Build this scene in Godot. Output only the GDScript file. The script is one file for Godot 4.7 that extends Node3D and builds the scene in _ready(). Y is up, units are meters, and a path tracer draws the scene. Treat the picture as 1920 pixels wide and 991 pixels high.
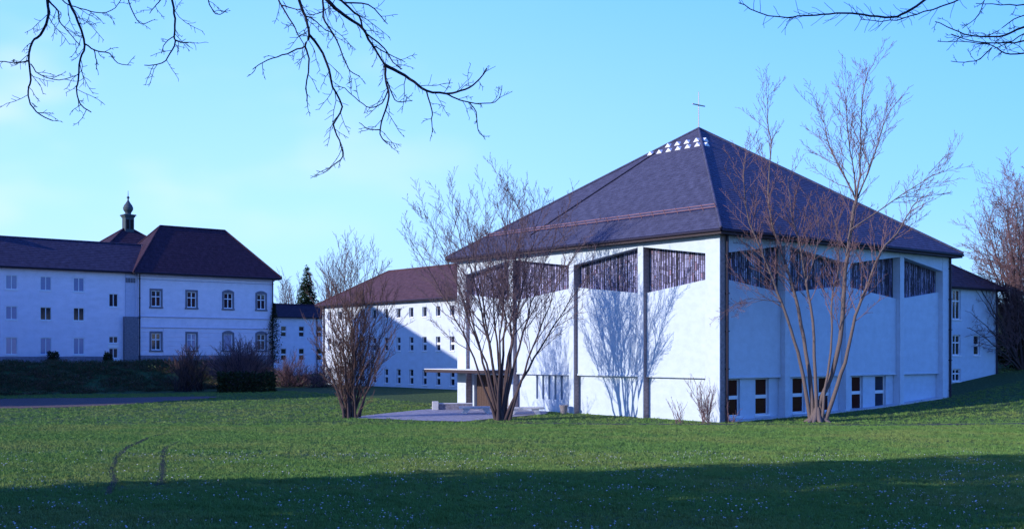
extends Node3D
# A white plastered pyramid-roofed church on a lawn, an old monastery and a long school wing behind it, bare trees. Metres, y up, the view runs along -z.

const FOCAL := 2100.0          # focal length in pixels of the 1920-pixel-wide photograph
const EYE := 1.6
const TURN := 0.68678          # every building stands on one grid, turned by this angle
const CORNER := Vector3(12.07, 0.0, -65.0)   # the church's near corner

var rng := RandomNumberGenerator.new()
var taken := {}
var M := {}
var n_wave := FastNoiseLite.new()

# ---------------------------------------------------------------- mesh building
class MB:
	var v := PackedVector3Array()
	var n := PackedVector3Array()
	var ix := PackedInt32Array()
	var c := PackedColorArray()
	var col := Color(1, 1, 1)
	var colored := false

	func put(p: Vector3, nn: Vector3) -> int:
		v.append(p); n.append(nn)
		if colored: c.append(col)
		return v.size() - 1

	func tri(a: Vector3, b: Vector3, d: Vector3) -> void:      # counter-clockwise from outside
		var nn := (b - a).cross(d - a)
		if nn.length_squared() < 1e-14: return
		nn = nn.normalized()
		var i := put(a, nn); put(b, nn); put(d, nn)
		ix.append(i); ix.append(i + 2); ix.append(i + 1)

	func quad(a: Vector3, b: Vector3, d: Vector3, e: Vector3) -> void:
		var nn := (d - a).cross(e - b)
		if nn.length_squared() < 1e-14: return
		nn = nn.normalized()
		var i := put(a, nn); put(b, nn); put(d, nn); put(e, nn)
		ix.append(i); ix.append(i + 2); ix.append(i + 1)
		ix.append(i); ix.append(i + 3); ix.append(i + 2)

	func hexa(p: Array) -> void:      # p[0..3] bottom ring counter-clockwise from above, p[4..7] top ring
		quad(p[3], p[2], p[1], p[0]); quad(p[4], p[5], p[6], p[7])
		for k in 4:
			var q := (k + 1) % 4
			quad(p[k], p[q], p[4 + q], p[4 + k])

	func box(lo: Vector3, hi: Vector3, bev := 0.0) -> void:
		if bev <= 0.0:
			hexa([Vector3(lo.x, lo.y, hi.z), Vector3(hi.x, lo.y, hi.z), Vector3(hi.x, lo.y, lo.z), Vector3(lo.x, lo.y, lo.z),
				Vector3(lo.x, hi.y, hi.z), Vector3(hi.x, hi.y, hi.z), Vector3(hi.x, hi.y, lo.z), Vector3(lo.x, hi.y, lo.z)])
			return
		var m := (lo + hi) * 0.5
		var h := (hi - lo) * 0.5
		var b: float = min(bev, min(h.x, min(h.y, h.z)) * 0.45)
		var P := func(s: Vector3, ax: int) -> Vector3:
			var q := Vector3(s.x * (h.x - b), s.y * (h.y - b), s.z * (h.z - b))
			q[ax] = s[ax] * h[ax]
			return m + q
		for ax in 3:
			var a1 := (ax + 1) % 3
			var a2 := (ax + 2) % 3
			for s in [-1.0, 1.0]:
				var r := []
				for k in [[-1.0, -1.0], [1.0, -1.0], [1.0, 1.0], [-1.0, 1.0]]:
					var sg := Vector3.ZERO
					sg[ax] = s; sg[a1] = k[0]; sg[a2] = k[1]
					r.append(P.call(sg, ax))
				if s > 0: quad(r[0], r[1], r[2], r[3])
				else: quad(r[3], r[2], r[1], r[0])
			for s1 in [-1.0, 1.0]:      # edges that run along ax
				for s2 in [-1.0, 1.0]:
					var e := []
					for t in [-1.0, 1.0]:
						var sg := Vector3.ZERO
						sg[ax] = t; sg[a1] = s1; sg[a2] = s2
						e.append(P.call(sg, a1)); e.append(P.call(sg, a2))
					if s1 * s2 > 0: quad(e[0], e[1], e[3], e[2])
					else: quad(e[1], e[0], e[2], e[3])
		for sx in [-1.0, 1.0]:
			for sy in [-1.0, 1.0]:
				for sz in [-1.0, 1.0]:
					var sg := Vector3(sx, sy, sz)
					if sx * sy * sz > 0: tri(P.call(sg, 0), P.call(sg, 1), P.call(sg, 2))
					else: tri(P.call(sg, 0), P.call(sg, 2), P.call(sg, 1))

	func slab(poly: Array, off: Vector3) -> void:      # a flat polygon (counter-clockwise seen against off) thickened by off
		var cn := poly.size()
		for k in range(1, cn - 1):
			tri(poly[0] + off, poly[k] + off, poly[k + 1] + off)
			tri(poly[0], poly[k + 1], poly[k])
		for k in cn:
			var q := (k + 1) % cn
			quad(poly[k], poly[q], poly[q] + off, poly[k] + off)

	func tube(pts: PackedVector3Array, rad: PackedFloat32Array, sides: int, cap := false) -> void:
		var cnt := pts.size()
		if cnt < 2: return
		var base := v.size()
		var ref := Vector3(0.31, 0.17, 0.93)
		for i in cnt:
			var t := (pts[min(i + 1, cnt - 1)] - pts[max(i - 1, 0)]).normalized()
			var a := t.cross(ref)
			if a.length_squared() < 0.01: a = t.cross(Vector3(0.9, 0.3, 0.1))
			a = a.normalized()
			var b := t.cross(a)
			for k in sides:
				var w := TAU * k / sides
				var d := a * cos(w) + b * sin(w)
				put(pts[i] + d * rad[i], d)
		for i in cnt - 1:
			for k in sides:
				var q := (k + 1) % sides
				var A := base + i * sides + k
				var B := base + i * sides + q
				var C := A + sides
				var D := B + sides
				ix.append(A); ix.append(C); ix.append(B)
				ix.append(B); ix.append(C); ix.append(D)
		if cap:
			for e in [0, cnt - 1]:
				for k in range(1, sides - 1):
					ix.append(base + e * sides); ix.append(base + e * sides + k); ix.append(base + e * sides + k + 1)

	func lathe(profile: Array, sides: int, at := Vector3.ZERO) -> void:      # profile: Vector2(radius, height) upwards
		for i in profile.size() - 1:
			var p: Vector2 = profile[i]
			var q: Vector2 = profile[i + 1]
			var sl := Vector2(q.y - p.y, p.x - q.x).normalized()
			var base := v.size()
			for k in sides + 1:
				var w := TAU * k / sides
				var d := Vector3(cos(w), 0, -sin(w))
				var nn := (d * sl.x + Vector3.UP * sl.y).normalized()
				put(at + d * p.x + Vector3.UP * p.y, nn)
				put(at + d * q.x + Vector3.UP * q.y, nn)
			for k in sides:
				var a := base + k * 2
				ix.append(a); ix.append(a + 1); ix.append(a + 2)
				ix.append(a + 2); ix.append(a + 1); ix.append(a + 3)

	func mesh() -> ArrayMesh:
		var arr := []
		arr.resize(Mesh.ARRAY_MAX)
		arr[Mesh.ARRAY_VERTEX] = v; arr[Mesh.ARRAY_NORMAL] = n; arr[Mesh.ARRAY_INDEX] = ix
		if colored: arr[Mesh.ARRAY_COLOR] = c
		var am := ArrayMesh.new()
		am.add_surface_from_arrays(Mesh.PRIMITIVE_TRIANGLES, arr)
		return am

# ---------------------------------------------------------------- naming
func numbered(called: String) -> String:
	var k: int = taken.get(called, 0)
	taken[called] = k + 1
	return called if k == 0 else "%s_%03d" % [called, k]

func tag(o: Node, label: String, category: String, group := "", kind := "") -> Node:
	if label: o.set_meta("label", label)
	if category: o.set_meta("category", category)
	if group: o.set_meta("group", group)
	if kind: o.set_meta("kind", kind)
	return o

func thing(called: String, label: String, category: String, at := Vector3.ZERO, turn := 0.0, group := "") -> Node3D:
	var o := Node3D.new()
	o.name = numbered(called)
	o.position = at
	o.rotation.y = turn
	add_child(o)
	tag(o, label, category, group)
	return o

func child_name(parent: Node, called: String) -> String:
	var k := 0
	var nm := called
	while parent.has_node(NodePath(nm)):
		k += 1
		nm = "%s_%03d" % [called, k]
	return nm

# one named mesh; directly under a thing its vertices are given with absolute heights
func obj(called: String, mb, material: Material, parent: Node = null, stuff := false) -> MeshInstance3D:
	var o := MeshInstance3D.new()
	o.mesh = mb if mb is Mesh else mb.mesh()
	o.material_override = material
	if parent == null:
		o.name = numbered(called)
		add_child(o)
	else:
		o.name = child_name(parent, called)
		parent.add_child(o)
		if parent.get_parent() == self and not (parent is MeshInstance3D):
			o.position.y = -parent.position.y
	if stuff: o.set_meta("kind", "stuff")
	return o

func copy_part(src: Node3D, parent: Node, at: Vector3, turn := 0.0) -> Node3D:
	var o: Node3D = src.duplicate()
	o.name = child_name(parent, String(src.name).rstrip("0123456789").trim_suffix("_"))
	parent.add_child(o)
	o.position = at - Vector3(0, (parent as Node3D).position.y, 0)
	o.rotation.y = turn
	return o

func site(x: float, z: float, y := 0.0) -> Vector3:      # the building grid, measured from the church's corner
	return CORNER + Vector3(x, 0, z).rotated(Vector3.UP, TURN) + Vector3(0, y, 0)

func grid(p: Vector3) -> Vector3:
	return (p - CORNER).rotated(Vector3.UP, -TURN)

func seen(px: float, py: float, depth: float) -> Vector3:      # where a thing stands whose place was measured in the photograph
	return Vector3((px - 960.0) / FOCAL * depth, EYE + (660.0 - py) / FOCAL * depth, -depth)

# ---------------------------------------------------------------- ground
func ground(x: float, z: float) -> float:
	var d := -z
	var h := 0.0
	if d < 18.0: h = -0.0667 * d
	elif d < 31.0: h = -1.2 - (d - 18.0) * 0.0346
	elif d < 65.0: h = -1.65 - (d - 31.0) * 0.025
	else: h = -2.5
	if d < 0.0: h = 0.0
	var g := grid(Vector3(x, 0, z))
	var a: float = max(g.x, 0.0)
	var lift: float = 0.0013 * a * a if a < 55.0 else 3.93 + (a - 55.0) * 0.1
	h += min(lift, 14.0) * smoothstep(30.0, 62.0, d)
	h += 0.3 * smoothstep(86.0, 104.0, d) * smoothstep(-40.0, -20.0, x) * (1.0 - smoothstep(10.0, 30.0, x))
	h += 0.12 * smoothstep(80.0, 100.0, d)
	var bank := smoothstep(66.0, 77.0, -g.z) * (1.0 - smoothstep(8.0, 13.0, g.x))
	h = lerp(h, 0.36, bank * smoothstep(60.0, 90.0, d))
	h += 0.05 * n_wave.get_noise_2d(x * 1.0, z * 1.0) * (1.0 if d < 62.0 else 0.5)
	return h

func on_ground(x: float, z: float, up := 0.0) -> Vector3:
	return Vector3(x, ground(x, z) + up, z)

# ---------------------------------------------------------------- materials
func noise_image(size: int, seed_: int, freq: float, oct: int, lo: Color, hi: Color, gain := 0.5) -> ImageTexture:
	var f := FastNoiseLite.new()
	f.seed = seed_; f.frequency = freq; f.fractal_octaves = oct; f.fractal_gain = gain
	f.noise_type = FastNoiseLite.TYPE_SIMPLEX_SMOOTH
	var im := f.get_seamless_image(size, size)
	im.convert(Image.FORMAT_RGB8)
	var data := im.get_data()
	for i in range(0, data.size(), 3):
		var t := data[i] / 255.0
		data[i] = int(lerp(lo.r, hi.r, t) * 255.0)
		data[i + 1] = int(lerp(lo.g, hi.g, t) * 255.0)
		data[i + 2] = int(lerp(lo.b, hi.b, t) * 255.0)
	im = Image.create_from_data(size, size, false, Image.FORMAT_RGB8, data)
	return ImageTexture.create_from_image(im)

func bump_image(size: int, seed_: int, freq: float, oct: int, strength: float) -> ImageTexture:
	var f := FastNoiseLite.new()
	f.seed = seed_; f.frequency = freq; f.fractal_octaves = oct
	var im := f.get_seamless_image(size, size)
	im.convert(Image.FORMAT_RGBA8)
	im.bump_map_to_normal_map(strength)
	return ImageTexture.create_from_image(im)

func mat(r: float, g: float, b: float, rough := 0.9, tex: Texture2D = null, metres := 4.0, bump: Texture2D = null, bump_amount := 0.5) -> StandardMaterial3D:
	var m := StandardMaterial3D.new()
	m.albedo_color = Color(r, g, b).linear_to_srgb()
	m.roughness = rough
	m.metallic_specular = 0.3
	if tex or bump:
		m.uv1_triplanar = true
		m.uv1_world_triplanar = true
		m.uv1_scale = Vector3.ONE / metres
	if tex: m.albedo_texture = tex
	if bump:
		m.normal_enabled = true
		m.normal_texture = bump
		m.normal_scale = bump_amount
	return m

func vmat(rough := 0.9) -> StandardMaterial3D:      # takes its base colours from the vertices or the copies
	var m := StandardMaterial3D.new()
	m.vertex_color_use_as_albedo = true
	m.roughness = rough
	m.metallic_specular = 0.2
	return m

func make_materials() -> void:
	var blot := noise_image(512, 3, 0.012, 6, Color(0.89, 0.89, 0.89), Color(1.0, 1.0, 1.0), 0.7)
	var rough_blot := noise_image(512, 8, 0.02, 6, Color(0.62, 0.62, 0.64), Color(1, 1, 1), 0.65)
	var tiles := noise_image(512, 12, 0.02, 6, Color(0.55, 0.53, 0.55), Color(1, 1, 1), 0.7)
	var soil := noise_image(1024, 21, 0.03, 6, Color(0.45, 0.42, 0.40), Color(1, 1, 1), 0.75)
	var grit := bump_image(512, 5, 0.12, 4, 3.0)
	var clods := bump_image(512, 6, 0.05, 5, 8.0)
	M.white = mat(0.61, 0.70, 0.84, 0.9, blot, 5.0, grit, 0.35)
	M.white_pier = mat(0.63, 0.71, 0.84, 0.9, blot, 4.0, grit, 0.3)
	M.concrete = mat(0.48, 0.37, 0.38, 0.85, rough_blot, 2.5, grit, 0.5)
	M.monastery = mat(0.90, 0.82, 0.93, 0.92, blot, 6.0, grit, 0.3)
	M.wing_white = mat(0.63, 0.70, 0.84, 0.92, blot, 6.0, grit, 0.3)
	M.trim = mat(0.62, 0.60, 0.74, 0.85, blot, 3.0)
	M.stone = mat(0.30, 0.28, 0.33, 0.9, rough_blot, 2.0, grit, 0.6)
	M.plinth = mat(0.36, 0.33, 0.40, 0.95, rough_blot, 3.0, grit, 0.8)
	M.frame = mat(0.80, 0.80, 0.84, 0.5)
	M.roof = mat(0.125, 0.128, 0.215, 0.75, tiles, 6.0, grit, 0.4)
	M.roof_brown = mat(0.17, 0.092, 0.11, 0.8, tiles, 6.0, grit, 0.4)
	M.roof_dark = mat(0.075, 0.04, 0.07, 0.85, tiles, 6.0, grit, 0.4)
	M.roof_slate = mat(0.085, 0.075, 0.13, 0.8, tiles, 6.0, grit, 0.4)
	M.fascia = mat(0.055, 0.04, 0.05, 0.6)
	M.pipe = mat(0.03, 0.025, 0.045, 0.45)
	M.rail = mat(0.27, 0.15, 0.18, 0.5)
	M.copper = mat(0.10, 0.13, 0.15, 0.6, rough_blot, 1.0)
	M.gilt = mat(0.42, 0.32, 0.24, 0.4)
	M.gilt.metallic = 0.6
	M.vent = mat(0.78, 0.78, 0.82, 0.5)
	M.glass = mat(0.012, 0.014, 0.025, 0.06)
	M.glass.metallic_specular = 0.6
	M.glass_pale = mat(0.30, 0.32, 0.50, 0.12, blot, 1.3)
	M.glass_pale.metallic_specular = 0.6
	M.curtain = mat(0.09, 0.02, 0.018, 0.12, rough_blot, 0.7)
	M.curtain_grey = mat(0.06, 0.065, 0.10, 0.12, rough_blot, 0.9)
	M.art_glass = vmat(0.16)
	M.art_glass.metallic_specular = 0.6
	M.lead = mat(0.05, 0.045, 0.06, 0.5)
	M.wood = mat(0.15, 0.095, 0.085, 0.7, rough_blot, 1.2)
	M.door = mat(0.30, 0.27, 0.28, 0.55, blot, 1.0)
	M.dark = mat(0.02, 0.016, 0.018, 0.9)
	M.paving = mat(0.46, 0.44, 0.52, 0.9, rough_blot, 5.0, grit, 0.4)
	M.bench = mat(0.62, 0.60, 0.64, 0.85, blot, 2.0, grit, 0.5)
	M.gravel = mat(0.30, 0.22, 0.20, 0.95, soil, 3.0, clods, 0.6)
	M.asphalt = mat(0.13, 0.13, 0.15, 0.9, soil, 2.5, grit, 0.5)
	M.earth = mat(0.06, 0.085, 0.04, 0.95, soil, 1.5, clods, 0.8)
	M.lawn = mat(0.10, 0.19, 0.06, 0.95, soil, 9.0, clods, 0.5)
	M.bark = mat(0.12, 0.085, 0.09, 0.95, rough_blot, 0.6, clods, 0.5)
	M.bark_pale = mat(0.24, 0.185, 0.18, 0.95, rough_blot, 0.6, clods, 0.5)
	M.bark_dark = mat(0.045, 0.036, 0.05, 0.95, rough_blot, 0.5)
	M.twig = mat(0.15, 0.10, 0.115, 0.9)
	M.twig_brown = mat(0.135, 0.08, 0.07, 0.9)
	M.twig_red = mat(0.20, 0.12, 0.13, 0.9)
	M.twig_dark = mat(0.035, 0.03, 0.045, 0.9)
	M.leaf = vmat(0.8)
	M.clay = mat(0.38, 0.34, 0.37, 0.9, rough_blot, 1.0)

# ---------------------------------------------------------------- sky
func make_sky() -> ImageTexture:
	var w := 1024
	var h := 512
	var f := FastNoiseLite.new()
	f.seed = 4; f.frequency = 2.2; f.fractal_octaves = 5; f.fractal_gain = 0.55
	var im := Image.create(w, h, false, Image.FORMAT_RGBF)
	var low := Vector3(0.60, 0.98, 1.5)
	var mid := Vector3(0.52, 0.95, 1.6)
	var high := Vector3(0.265, 0.70, 1.7)
	var steep := Vector3(0.075, 0.27, 1.25)
	var zen := Vector3(0.02, 0.08, 0.72)
	for j in h:
		var el := PI * (0.5 - (j + 0.5) / h)
		for i in w:
			var az := TAU * (i + 0.5) / w
			var e := rad_to_deg(el)
			var c := low
			if e < 0.0: c = low * 0.5
			elif e < 7.0: c = low.lerp(mid, e / 7.0)
			elif e < 19.0: c = mid.lerp(high, (e - 7.0) / 12.0)
			elif e < 42.0: c = high.lerp(steep, sin((e - 19.0) / 23.0 * PI * 0.5))
			else: c = steep.lerp(zen, sin((e - 42.0) / 48.0 * PI * 0.5))
			if e > 0.0:
				var side := sin(az)      # the right half of the sky, away from the sun, is a deeper blue
				c = c.lerp(Vector3(c.x * 0.56, c.y * 0.80, c.z * 1.0), clamp(0.22 + side * 1.5, 0.0, 1.0) * smoothstep(0.0, 8.0, e))
				var d := Vector3(sin(az) * cos(el), sin(el) * 3.2, -cos(az) * cos(el))
				var k := f.get_noise_3dv(d * 1.0) * 0.5 + 0.5
				var cover: float = smoothstep(0.42, 0.62, k) * smoothstep(3.0, 9.0, e) * (1.0 - smoothstep(13.0, 20.0, e)) * clamp(0.1 - side * 1.7, 0.0, 1.0)
				c = c.lerp(Vector3(0.90, 1.03, 1.2), cover * 0.8)
			im.set_pixel(i, j, Color(c.x, c.y, c.z))
	return ImageTexture.create_from_image(im)

func _ready() -> void:
	rng.seed = 20
	n_wave.seed = 9; n_wave.frequency = 0.13; n_wave.fractal_octaves = 3
	# ------------ camera
	var cam := Camera3D.new()
	cam.name = "camera"
	var near := 0.1
	cam.set_frustum(991.0 / FOCAL * near, Vector2(0, 164.5 / FOCAL * near), near, 3000.0)
	cam.position = Vector3(0, EYE, 0)
	add_child(cam)
	cam.current = true
	# ------------ sky, exposure
	var env := Environment.new()
	env.background_mode = Environment.BG_SKY
	var sky := Sky.new()
	var pano := PanoramaSkyMaterial.new()
	pano.panorama = make_sky()
	sky.sky_material = pano
	env.sky = sky
	env.tonemap_mode = Environment.TONE_MAPPER_LINEAR
	env.tonemap_exposure = 1.0
	env.sdfgi_enabled = true
	env.ssao_enabled = true
	env.ssil_enabled = true
	var we := WorldEnvironment.new()
	we.name = "world_environment"
	we.environment = env
	add_child(we)
	# ------------ sun: low, from the left and a little behind the camera
	var sun := DirectionalLight3D.new()
	sun.name = "sun"
	sun.light_energy = 1.55
	sun.light_color = Color(1.0, 0.97, 0.92)
	sun.light_angular_distance = 0.5
	sun.shadow_enabled = true
	add_child(sun)
	var elev := deg_to_rad(18.5)
	var s := Vector3(-0.895 * cos(elev), sin(elev), 0.446 * cos(elev))
	sun.look_at_from_position(s * 200.0, Vector3.ZERO, Vector3.UP)

	make_materials()
	build_ground()
	build_church()
	build_forecourt()
	build_school_wing()
	build_annex()
	build_monastery()
	build_far_wing()
	build_trees()
	build_bushes()
	build_overhang()
	build_shade_trees()
	build_grass()

# ---------------------------------------------------------------- ground sheets
func build_ground() -> void:
	var xs := []
	var x := -640.0
	while x <= 640.0:
		xs.append(x)
		x += 1.2 if abs(x) < 62.0 else (6.0 if abs(x) < 140.0 else 50.0)
	var ds := []
	var d := -80.0
	while d <= 900.0:
		ds.append(d)
		d += 8.0 if d < 8.0 else (1.0 if d < 130.0 else (4.0 if d < 180.0 else 60.0))
	var mb := MB.new()
	for q in ds:
		for p in xs:
			var z: float = -q
			var e := 0.6
			var nn := Vector3(ground(p - e, z) - ground(p + e, z), 2.0 * e, ground(p, z - e) - ground(p, z + e)).normalized()
			mb.put(Vector3(p, ground(p, z), z), nn)
	var W := xs.size()
	for j in ds.size() - 1:
		for i in W - 1:
			var a := j * W + i
			mb.ix.append_array(PackedInt32Array([a, a + W, a + 1, a + 1, a + W, a + W + 1]))
	tag(obj("ground", mb, M.lawn), "wide sloping lawn that runs from the foreground to the buildings", "lawn", "", "structure")
	# gravel path at the left, footpath along the church, forecourt
	sheet("gravel_path", [seen(-60, 774, 80), seen(120, 768, 83), seen(250, 760, 88), seen(415, 751, 96), seen(380, 748, 97), seen(230, 749, 97), seen(100, 750, 97), seen(-60, 752, 95)], M.gravel, 0.02, "grey gravel path crossing the left side of the lawn")
	strip("footpath", [Vector2(0.2, 65.0), Vector2(5.0, 63.0), Vector2(10.5, 62.6), Vector2(14.0, 62.3), Vector2(20.0, 61.4), Vector2(27.0, 60.6), Vector2(36.0, 61.5)], 1.1, M.asphalt, 0.018, "narrow asphalt footpath passing in front of the church")
	sheet("forecourt", [seen(652, 783, 70), seen(700, 786, 69), seen(780, 791, 67.0), seen(870, 794, 66), seen(930, 786, 69), seen(985, 780, 72), Vector3(2.2, 0, -73.6), Vector3(2.6, 0, -77), site(0.6, -17), site(0.6, -26), seen(800, 767, 80), seen(740, 772, 76)], M.paving, 0.03, "pale paved forecourt in front of the church door")
	for t in [[[Vector2(-8.5, 23.5), Vector2(-9.6, 27.0), Vector2(-11.1, 31.0), Vector2(-12.6, 35.6), Vector2(-14.3, 41.7), Vector2(-15.6, 48.0), Vector2(-16.3, 53.0)], "left wheel rut curving through the lawn"], [[Vector2(-8.2, 26.0), Vector2(-9.05, 29.0), Vector2(-11.1, 35.6), Vector2(-12.7, 41.0), Vector2(-13.4, 45.0)], "right wheel rut, the shorter of the two on the lawn"]]:
		strip("wheel_rut", t[0], 0.18, M.earth, 0.012, t[1])

func drape(mb: MB, poly: PackedVector2Array, step: float, up: float) -> void:
	var lo := Vector2(1e9, 1e9)
	var hi := -lo
	for p in poly:
		lo = lo.min(p); hi = hi.max(p)
	var x := lo.x
	while x < hi.x:
		var y := lo.y
		while y < hi.y:
			var cell := PackedVector2Array([Vector2(x, y), Vector2(x + step, y), Vector2(x + step, y + step), Vector2(x, y + step)])
			for c in Geometry2D.intersect_polygons(poly, cell):
				var t := Geometry2D.triangulate_polygon(c)
				for k in range(0, t.size(), 3):
					var q := []
					for m in 3: q.append(on_ground(c[t[k + m]].x, -c[t[k + m]].y, up))
					if (q[1] - q[0]).cross(q[2] - q[0]).y < 0: mb.tri(q[0], q[2], q[1])
					else: mb.tri(q[0], q[1], q[2])
			y += step
		x += step

var sheets := []
func sheet(called: String, pts: Array, m: Material, up: float, label: String) -> void:
	var poly := PackedVector2Array()
	for k in pts.size():
		var a: Vector3 = pts[k]
		var b: Vector3 = pts[(k + 1) % pts.size()]
		for t in 6:
			var p := a.lerp(b, t / 6.0)
			poly.append(Vector2(p.x, -p.z) + Vector2(rng.randf_range(-0.12, 0.12), rng.randf_range(-0.15, 0.15)))
	sheets.append(poly)
	var mb := MB.new()
	drape(mb, poly, 1.0, up)
	tag(obj(called, mb, m), label, "path" if called.ends_with("path") else "paving", "", "structure")

func strip(called: String, line: Array, width: float, m: Material, up: float, label: String) -> void:
	var poly := PackedVector2Array()
	var back := PackedVector2Array()
	for k in line.size():
		var t: Vector2 = (line[min(k + 1, line.size() - 1)] - line[max(k - 1, 0)]).normalized()
		var nn := Vector2(-t.y, t.x) * width * 0.5
		poly.append(line[k] + nn * rng.randf_range(0.75, 1.2)); back.append(line[k] - nn * rng.randf_range(0.75, 1.2))
	back.reverse()
	poly.append_array(back)
	sheets.append(poly)
	var mb := MB.new()
	drape(mb, poly, 1.0, up)
	tag(obj(called, mb, m), label, "path", "", "structure")

# ---------------------------------------------------------------- building pieces
# a wall face in the plane through o, spanned by u (right) and up, facing nrm, with holes [x0, y0, x1, y1] that are depth deep
func wall_face(mb: MB, o: Vector3, u: Vector3, nrm: Vector3, w: float, h: float, holes: Array, depth: float) -> void:
	var xs := [0.0, w]
	var ys := [0.0, h]
	for q in holes:
		for k in [0, 2]:
			if not xs.has(q[k]): xs.append(q[k])
			if not ys.has(q[k + 1]): ys.append(q[k + 1])
	xs.sort(); ys.sort()
	var P := func(a: float, b: float, dd: float) -> Vector3: return o + u * a + Vector3.UP * b - nrm * dd
	for i in xs.size() - 1:
		for j in ys.size() - 1:
			var cx: float = (xs[i] + xs[i + 1]) * 0.5
			var cy: float = (ys[j] + ys[j + 1]) * 0.5
			var open := false
			for q in holes:
				if cx > q[0] and cx < q[2] and cy > q[1] and cy < q[3]: open = true
			if not open:
				mb.quad(P.call(xs[i], ys[j], 0.0), P.call(xs[i + 1], ys[j], 0.0), P.call(xs[i + 1], ys[j + 1], 0.0), P.call(xs[i], ys[j + 1], 0.0))
	for q in holes:
		var a: Vector3 = P.call(q[0], q[1], 0.0)
		var b: Vector3 = P.call(q[2], q[1], 0.0)
		var c: Vector3 = P.call(q[2], q[3], 0.0)
		var d: Vector3 = P.call(q[0], q[3], 0.0)
		var k := -nrm * depth
		mb.quad(a, a + k, b + k, b); mb.quad(b, b + k, c + k, c); mb.quad(c, c + k, d + k, d); mb.quad(d, d + k, a + k, a)

# a window that faces +z with its lower middle at the origin; bars: "cross", "bar" or "plain"
func make_window(parent: Node3D, w: float, h: float, bars: String, pane: Material, frame: Material, deep := 0.14, bt := 0.07) -> MeshInstance3D:
	var f := MB.new()
	var z0 := -deep
	var z1 := -deep + 0.07
	f.box(Vector3(-w / 2, 0, z0), Vector3(-w / 2 + bt, h, z1), 0.01)
	f.box(Vector3(w / 2 - bt, 0, z0), Vector3(w / 2, h, z1), 0.01)
	f.box(Vector3(-w / 2 + bt, 0, z0), Vector3(w / 2 - bt, bt, z1), 0.01)
	f.box(Vector3(-w / 2 + bt, h - bt, z0), Vector3(w / 2 - bt, h, z1), 0.01)
	var cells := []
	var ym := h * 0.5
	var bb := bt * 0.6
	if bars == "bar":
		ym = h * 0.5
		bb = 0.11
		f.box(Vector3(-w / 2 + bt, ym - bb, z0), Vector3(w / 2 - bt, ym + bb, z1 + 0.02), 0.01)
		cells = [[-w / 2 + bt, bt, w / 2 - bt, ym - bb], [-w / 2 + bt, ym + bb, w / 2 - bt, h - bt]]
	elif bars == "leaf":
		f.box(Vector3(-bb, bt, z0), Vector3(bb, h - bt, z1), 0.01)
		cells = [[-w / 2 + bt, bt, -bb, h - bt], [bb, bt, w / 2 - bt, h - bt]]
	elif bars == "cross":
		ym = h * 0.62
		f.box(Vector3(-w / 2 + bt, ym - bb, z0), Vector3(w / 2 - bt, ym + bb, z1 + 0.01), 0.01)
		f.box(Vector3(-bb, bt, z0), Vector3(bb, ym - bb, z1), 0.01)
		f.box(Vector3(-bb, ym + bb, z0), Vector3(bb, h - bt, z1), 0.01)
		cells = [[-w / 2 + bt, bt, -bb, ym - bb], [bb, bt, w / 2 - bt, ym - bb], [-w / 2 + bt, ym + bb, -bb, h - bt], [bb, ym + bb, w / 2 - bt, h - bt]]
	else:
		cells = [[-w / 2 + bt, bt, w / 2 - bt, h - bt]]
	var o := obj("window", f, frame, parent)
	for c in cells:
		var p := MB.new()
		p.box(Vector3(c[0] - 0.01, c[1] - 0.01, z0 + 0.01), Vector3(c[2] + 0.01, c[3] + 0.01, z0 + 0.03))
		obj("pane", p, pane, o)
	var s := MB.new()
	s.box(Vector3(-w / 2 - 0.06, -0.1, -0.1), Vector3(w / 2 + 0.06, -0.002, 0.07), 0.012)
	obj("sill", s, frame, o)
	return o

# one sloping roof face laid in stepped courses: eave a-b (left to right seen from outside), ridge c-d above b and a
func tiled(mb: MB, a: Vector3, b: Vector3, c: Vector3, d: Vector3, course: float, lip := 0.025) -> void:
	var nn := (b - a).cross(d - a)
	if nn.length() < 1e-6: nn = (b - a).cross(c - a)
	nn = nn.normalized()
	var rows: int = max(1, int(round(((a + b) * 0.5).distance_to((c + d) * 0.5) / course)))
	for k in rows:
		var t0 := float(k) / rows
		var t1 := float(k + 1) / rows
		var p := a.lerp(d, t0) + nn * lip
		var q := b.lerp(c, t0) + nn * lip
		var r := b.lerp(c, t1) + nn * 0.004
		var s := a.lerp(d, t1) + nn * 0.004
		mb.quad(p, q, r, s)
		mb.quad(a.lerp(d, t0), b.lerp(c, t0), q, p)

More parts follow.
